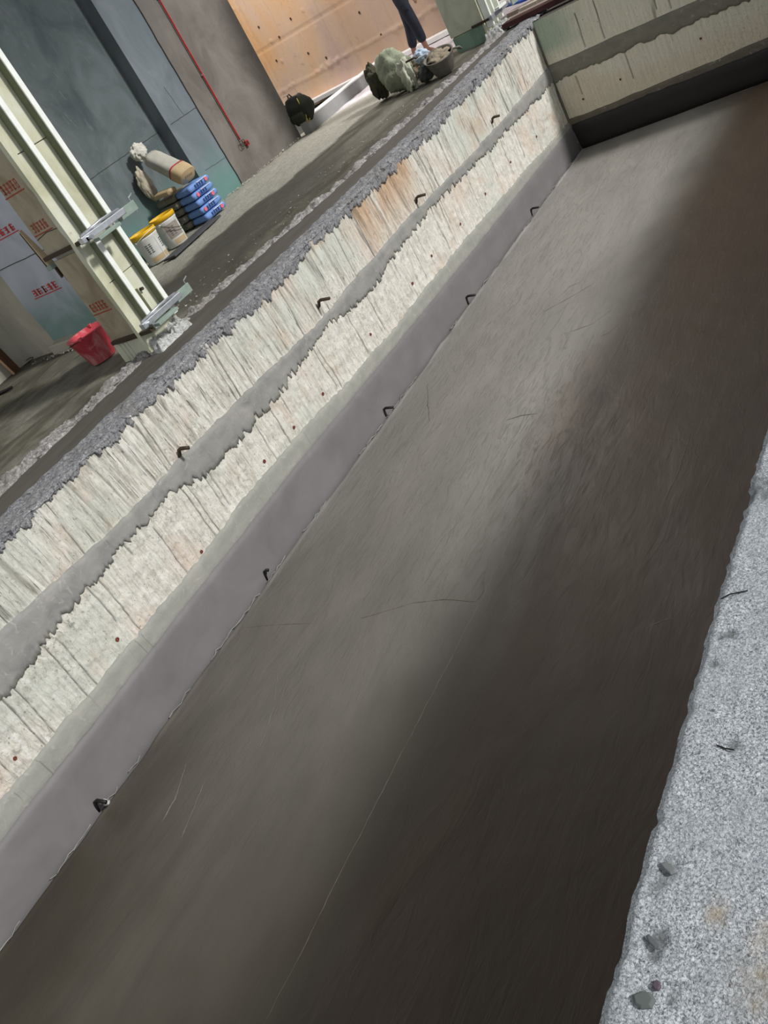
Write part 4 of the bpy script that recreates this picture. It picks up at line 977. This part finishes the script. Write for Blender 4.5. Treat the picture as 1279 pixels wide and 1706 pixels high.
# ================================================================== CLUTTER BEYOND THE END WALL
M_TIM = simple('grey_brown_timber', lin(156, 142, 132), .85, .2, 6, stretch=(.5, 5, 5)); M_MAR = simple('maroon_plywood_edge', lin(74, 44, 44), .8, .25, 6)
M_TIM2 = simple('pale_timber_plank', lin(196, 182, 168), .85, .15, 6, stretch=(5, .5, 5))
def plank(p, q_, w, h, mat, label, name='plank', cat='plank', group=None):
    p = Vector(p); q_ = Vector(q_); d = q_ - p; L = d.length; ang = math.atan2(d.y, d.x)
    t = thing(name, label, cat, p, ang, group)
    MB().box((0, -w/2, 0), (L, w/2, h)).build('board', mat, t, bevel=.004); return t
plank((11.45, 5.42, .02), (11.18, -1.0, .02), .16, .06, M_MAR, 'dark maroon plank lying along the top of the end wall')
plank((11.75, 5.55, .02), (11.45, 0.0, .02), .14, .05, M_TIM, 'grey-brown plank behind the maroon plank on the end wall')
plank((12.02, 5.40, .02), (11.75, 2.0, .02), .12, .07, M_TIM2, 'pale narrow plank, third from the pit edge')
plank((12.3, 5.7, .02), (12.2, 1.5, .02), .16, .05, M_TIM, 'wide weathered plank farther back from the end wall')
plank((12.7, 5.3, .02), (12.5, 2.0, .02), .12, .06, M_TIM2, 'pale plank near the blue hose')
plank((11.9, 4.6, .09), (12.8, 3.7, .09), .10, .04, M_TIM, 'short plank lying across the other planks')
w = [(13.5 - .25*k + .03*math.sin(k), 6.3 - .10*k + .1*math.sin(k*.9) - (.25*max(0, k-2)), .03) for k in range(9)]
w = [onz(px, py, .12) for px, py in [(815, 22), (830, 14), (848, 8), (868, 2), (890, -8), (920, -22), (950, -30)]]
tag(MB().tube([Vector(p) for p in w], .022, 8).build('hose', simple('blue_hose', lin(38, 84, 190), .45, .1), None, True), 'bright blue hose on the floor beyond the planks', 'hose')
t = thing('dark_tarp', 'black folded tarpaulin behind the second column', 'tarp', (13.55, 5.0, -.01))
bag('sheet', (-.2, -.5, 0), (.25, .45, .28), simple('black_tarp', lin(36, 34, 36), .7, .2, 10), t, 61, .6, .03)

# ================================================================== WORKER
def skinned(name, verts, edges, radii, mat, parent, sub=2, root=0):
    me = bpy.data.meshes.new(name); me.from_pydata([tuple(v) for v in verts], edges, []); me.update()
    o = bpy.data.objects.new(name, me); COL.objects.link(o); o.parent = parent
    sk = o.modifiers.new('skin', 'SKIN'); sk.use_smooth_shade = True
    for i, r in enumerate(radii):
        d = me.skin_vertices[0].data[i]; d.radius = r if isinstance(r, tuple) else (r, r); d.use_root = (i == root)
    sb = o.modifiers.new('sub', 'SUBSURF'); sb.levels = sub; sb.render_levels = sub
    me.materials.append(mat); return o
PX, PY = 12.6, 7.3
t = thing('person', 'worker in dark navy trousers walking past the sacks, only the legs in view', 'person', (PX, PY, 0))
M_SKIN = simple('brown_skin', lin(150, 108, 92), .6, .08, 20); M_NAVYT = simple('dark_navy_trousers', lin(36, 38, 52), .85, .25, 14, bump=.5, bd=.02)
M_SHIRT = simple('grey_shirt', lin(110, 108, 112), .85, .1); M_SHOE = simple('dark_sandal', lin(50, 40, 38), .7, .1); M_HAIR = simple('black_hair', lin(24, 22, 22), .7, .2)
# body (local): facing -Y and slightly -X
J = dict(pel=(0, -.02, .88), sp=(0, -.05, 1.05), ch=(0, -.09, 1.25), nk=(0, -.12, 1.42), hd=(0, -.16, 1.53), tp=(0, -.17, 1.64),
         hl=(.08, .02, .86), kl=(.10, .09, .48), al=(.06, .19, .09), tl=(.03, .06, .035),
         hr=(-.08, -.03, .86), kr=(-.10, -.11, .49), ar=(-.03, -.10, .09), tr=(-.08, -.24, .035),
         sl=(.17, -.09, 1.36), el=(.21, -.02, 1.10), wl=(.20, -.16, .88), sr=(-.17, -.09, 1.36), er=(-.20, -.14, 1.10), wr=(-.17, -.27, .86))
names = list(J); ix = {k: i for i, k in enumerate(names)}
E_ = [('pel','sp'),('sp','ch'),('ch','nk'),('nk','hd'),('hd','tp'),('pel','hl'),('hl','kl'),('kl','al'),('al','tl'),('pel','hr'),('hr','kr'),('kr','ar'),('ar','tr'),
      ('ch','sl'),('sl','el'),('el','wl'),('ch','sr'),('sr','er'),('er','wr')]
R_ = dict(pel=(.13, .10), sp=(.12, .09), ch=(.14, .10), nk=.055, hd=(.085, .095), tp=(.06, .065), hl=.085, kl=.058, al=.038, tl=.035, hr=.085, kr=.058, ar=.038, tr=.035,
          sl=.055, el=.042, wl=.028, sr=.055, er=.042, wr=.028)
body = skinned('body', [J[n] for n in names], [(ix[a], ix[b]) for a, b in E_], [R_[n] for n in names], M_SKIN, t)
# trousers, loose, ending above the ankle
def mixv(a, b, u): return tuple(a[i] + (b[i]-a[i])*u for i in range(3))
T = [J['pel'], J['sp'], J['hl'], mixv(J['hl'], J['kl'], .5), J['kl'], mixv(J['kl'], J['al'], .5), mixv(J['kl'], J['al'], .80), J['hr'], mixv(J['hr'], J['kr'], .5), J['kr'], mixv(J['kr'], J['ar'], .5), mixv(J['kr'], J['ar'], .72)]
skinned('trousers', T, [(0,1),(0,2),(2,3),(3,4),(4,5),(5,6),(0,7),(7,8),(8,9),(9,10),(10,11)], [(.15, .12), (.135, .105), .105, .098, .085, .078, .072, .105, .098, .085, .078, .070], M_NAVYT, t)
S_ = [J['sp'], J['ch'], mixv(J['ch'], J['nk'], .7), J['sl'], mixv(J['sl'], J['el'], .7), J['sr'], mixv(J['sr'], J['er'], .7), mixv(J['sp'], J['pel'], .5)]
skinned('shirt', S_, [(0,1),(1,2),(1,3),(3,4),(1,5),(5,6),(0,7)], [(.135, .105), (.155, .115), .07, .07, .06, .07, .06, (.14, .115)], M_SHIRT, t, root=1)
skinned('hair', [mixv(J['hd'], J['tp'], .35), mixv(J['hd'], J['tp'], 1.1)], [(0, 1)], [(.095, .10), (.07, .07)], M_HAIR, t)
for s_, wn in ((1, 'wl'), (-1, 'wr')):
    w_ = Vector(J[wn]); dn = Vector((0, -.35, -1)).normalized(); side = Vector((1, 0, 0)); pts = [w_, w_ + dn*.05]; ed = [(0, 1)]; rad = [(.028, .02), (.036, .018)]
    for q, (off, L) in enumerate(((-.030, .065), (-.010, .078), (.010, .074), (.030, .058))):
        b0 = w_ + dn*.085 + side*off; i0 = len(pts)
        pts += [b0, b0 + dn*L*.5 + Vector((0, -.008, 0)), b0 + dn*L + Vector((0, .008, 0))]; ed += [(1, i0), (i0, i0+1), (i0+1, i0+2)]; rad += [.011, .009, .008]
    i0 = len(pts); tb = w_ + dn*.035 + side*(-.035*s_) ; pts += [tb, tb + dn*.045 + side*(-.022*s_)]; ed += [(0, i0), (i0, i0+1)]; rad += [.013, .009]
    skinned('hand', pts, ed, rad, M_SKIN, t)
for a, b in (('al', 'tl'), ('ar', 'tr')):
    A = Vector(J[a]); Bv = Vector(J[b]); d = (Bv - A); d.z = 0; d.normalize(); p0 = A - d*.05; p0.z = .018; p1 = A + d*.20; p1.z = .016
    skinned('sandal', [p0, p0.lerp(p1, .5), p1], [(0, 1), (1, 2)], [(.034, .014), (.04, .014), (.036, .012)], M_SHOE, t)
for e in (-1, 1):   # simple facial features
    MB().lathe([(.001, -.008), (.008, -.005), (.010, 0), (.008, .005), (.001, .008)], 10, (e*.032, -.252, 1.545)).build('eye', M_HAIR, t, True)
    MB().lathe([(.001, -.03), (.012, -.02), (.015, 0), (.012, .02), (.001, .03)], 10, (e*.088, -.165, 1.54)).build('ear', M_SKIN, t, True)
MB().tube([(0, -.245, 1.555), (0, -.268, 1.525), (0, -.25, 1.515)], [.008, .014, .012], 8).build('nose', M_SKIN, t, True)
MB().tube([(-.022, -.243, 1.488), (0, -.25, 1.486), (.022, -.243, 1.488)], .006, 6).build('mouth', simple('lips', lin(130, 78, 70), .6), t, True)
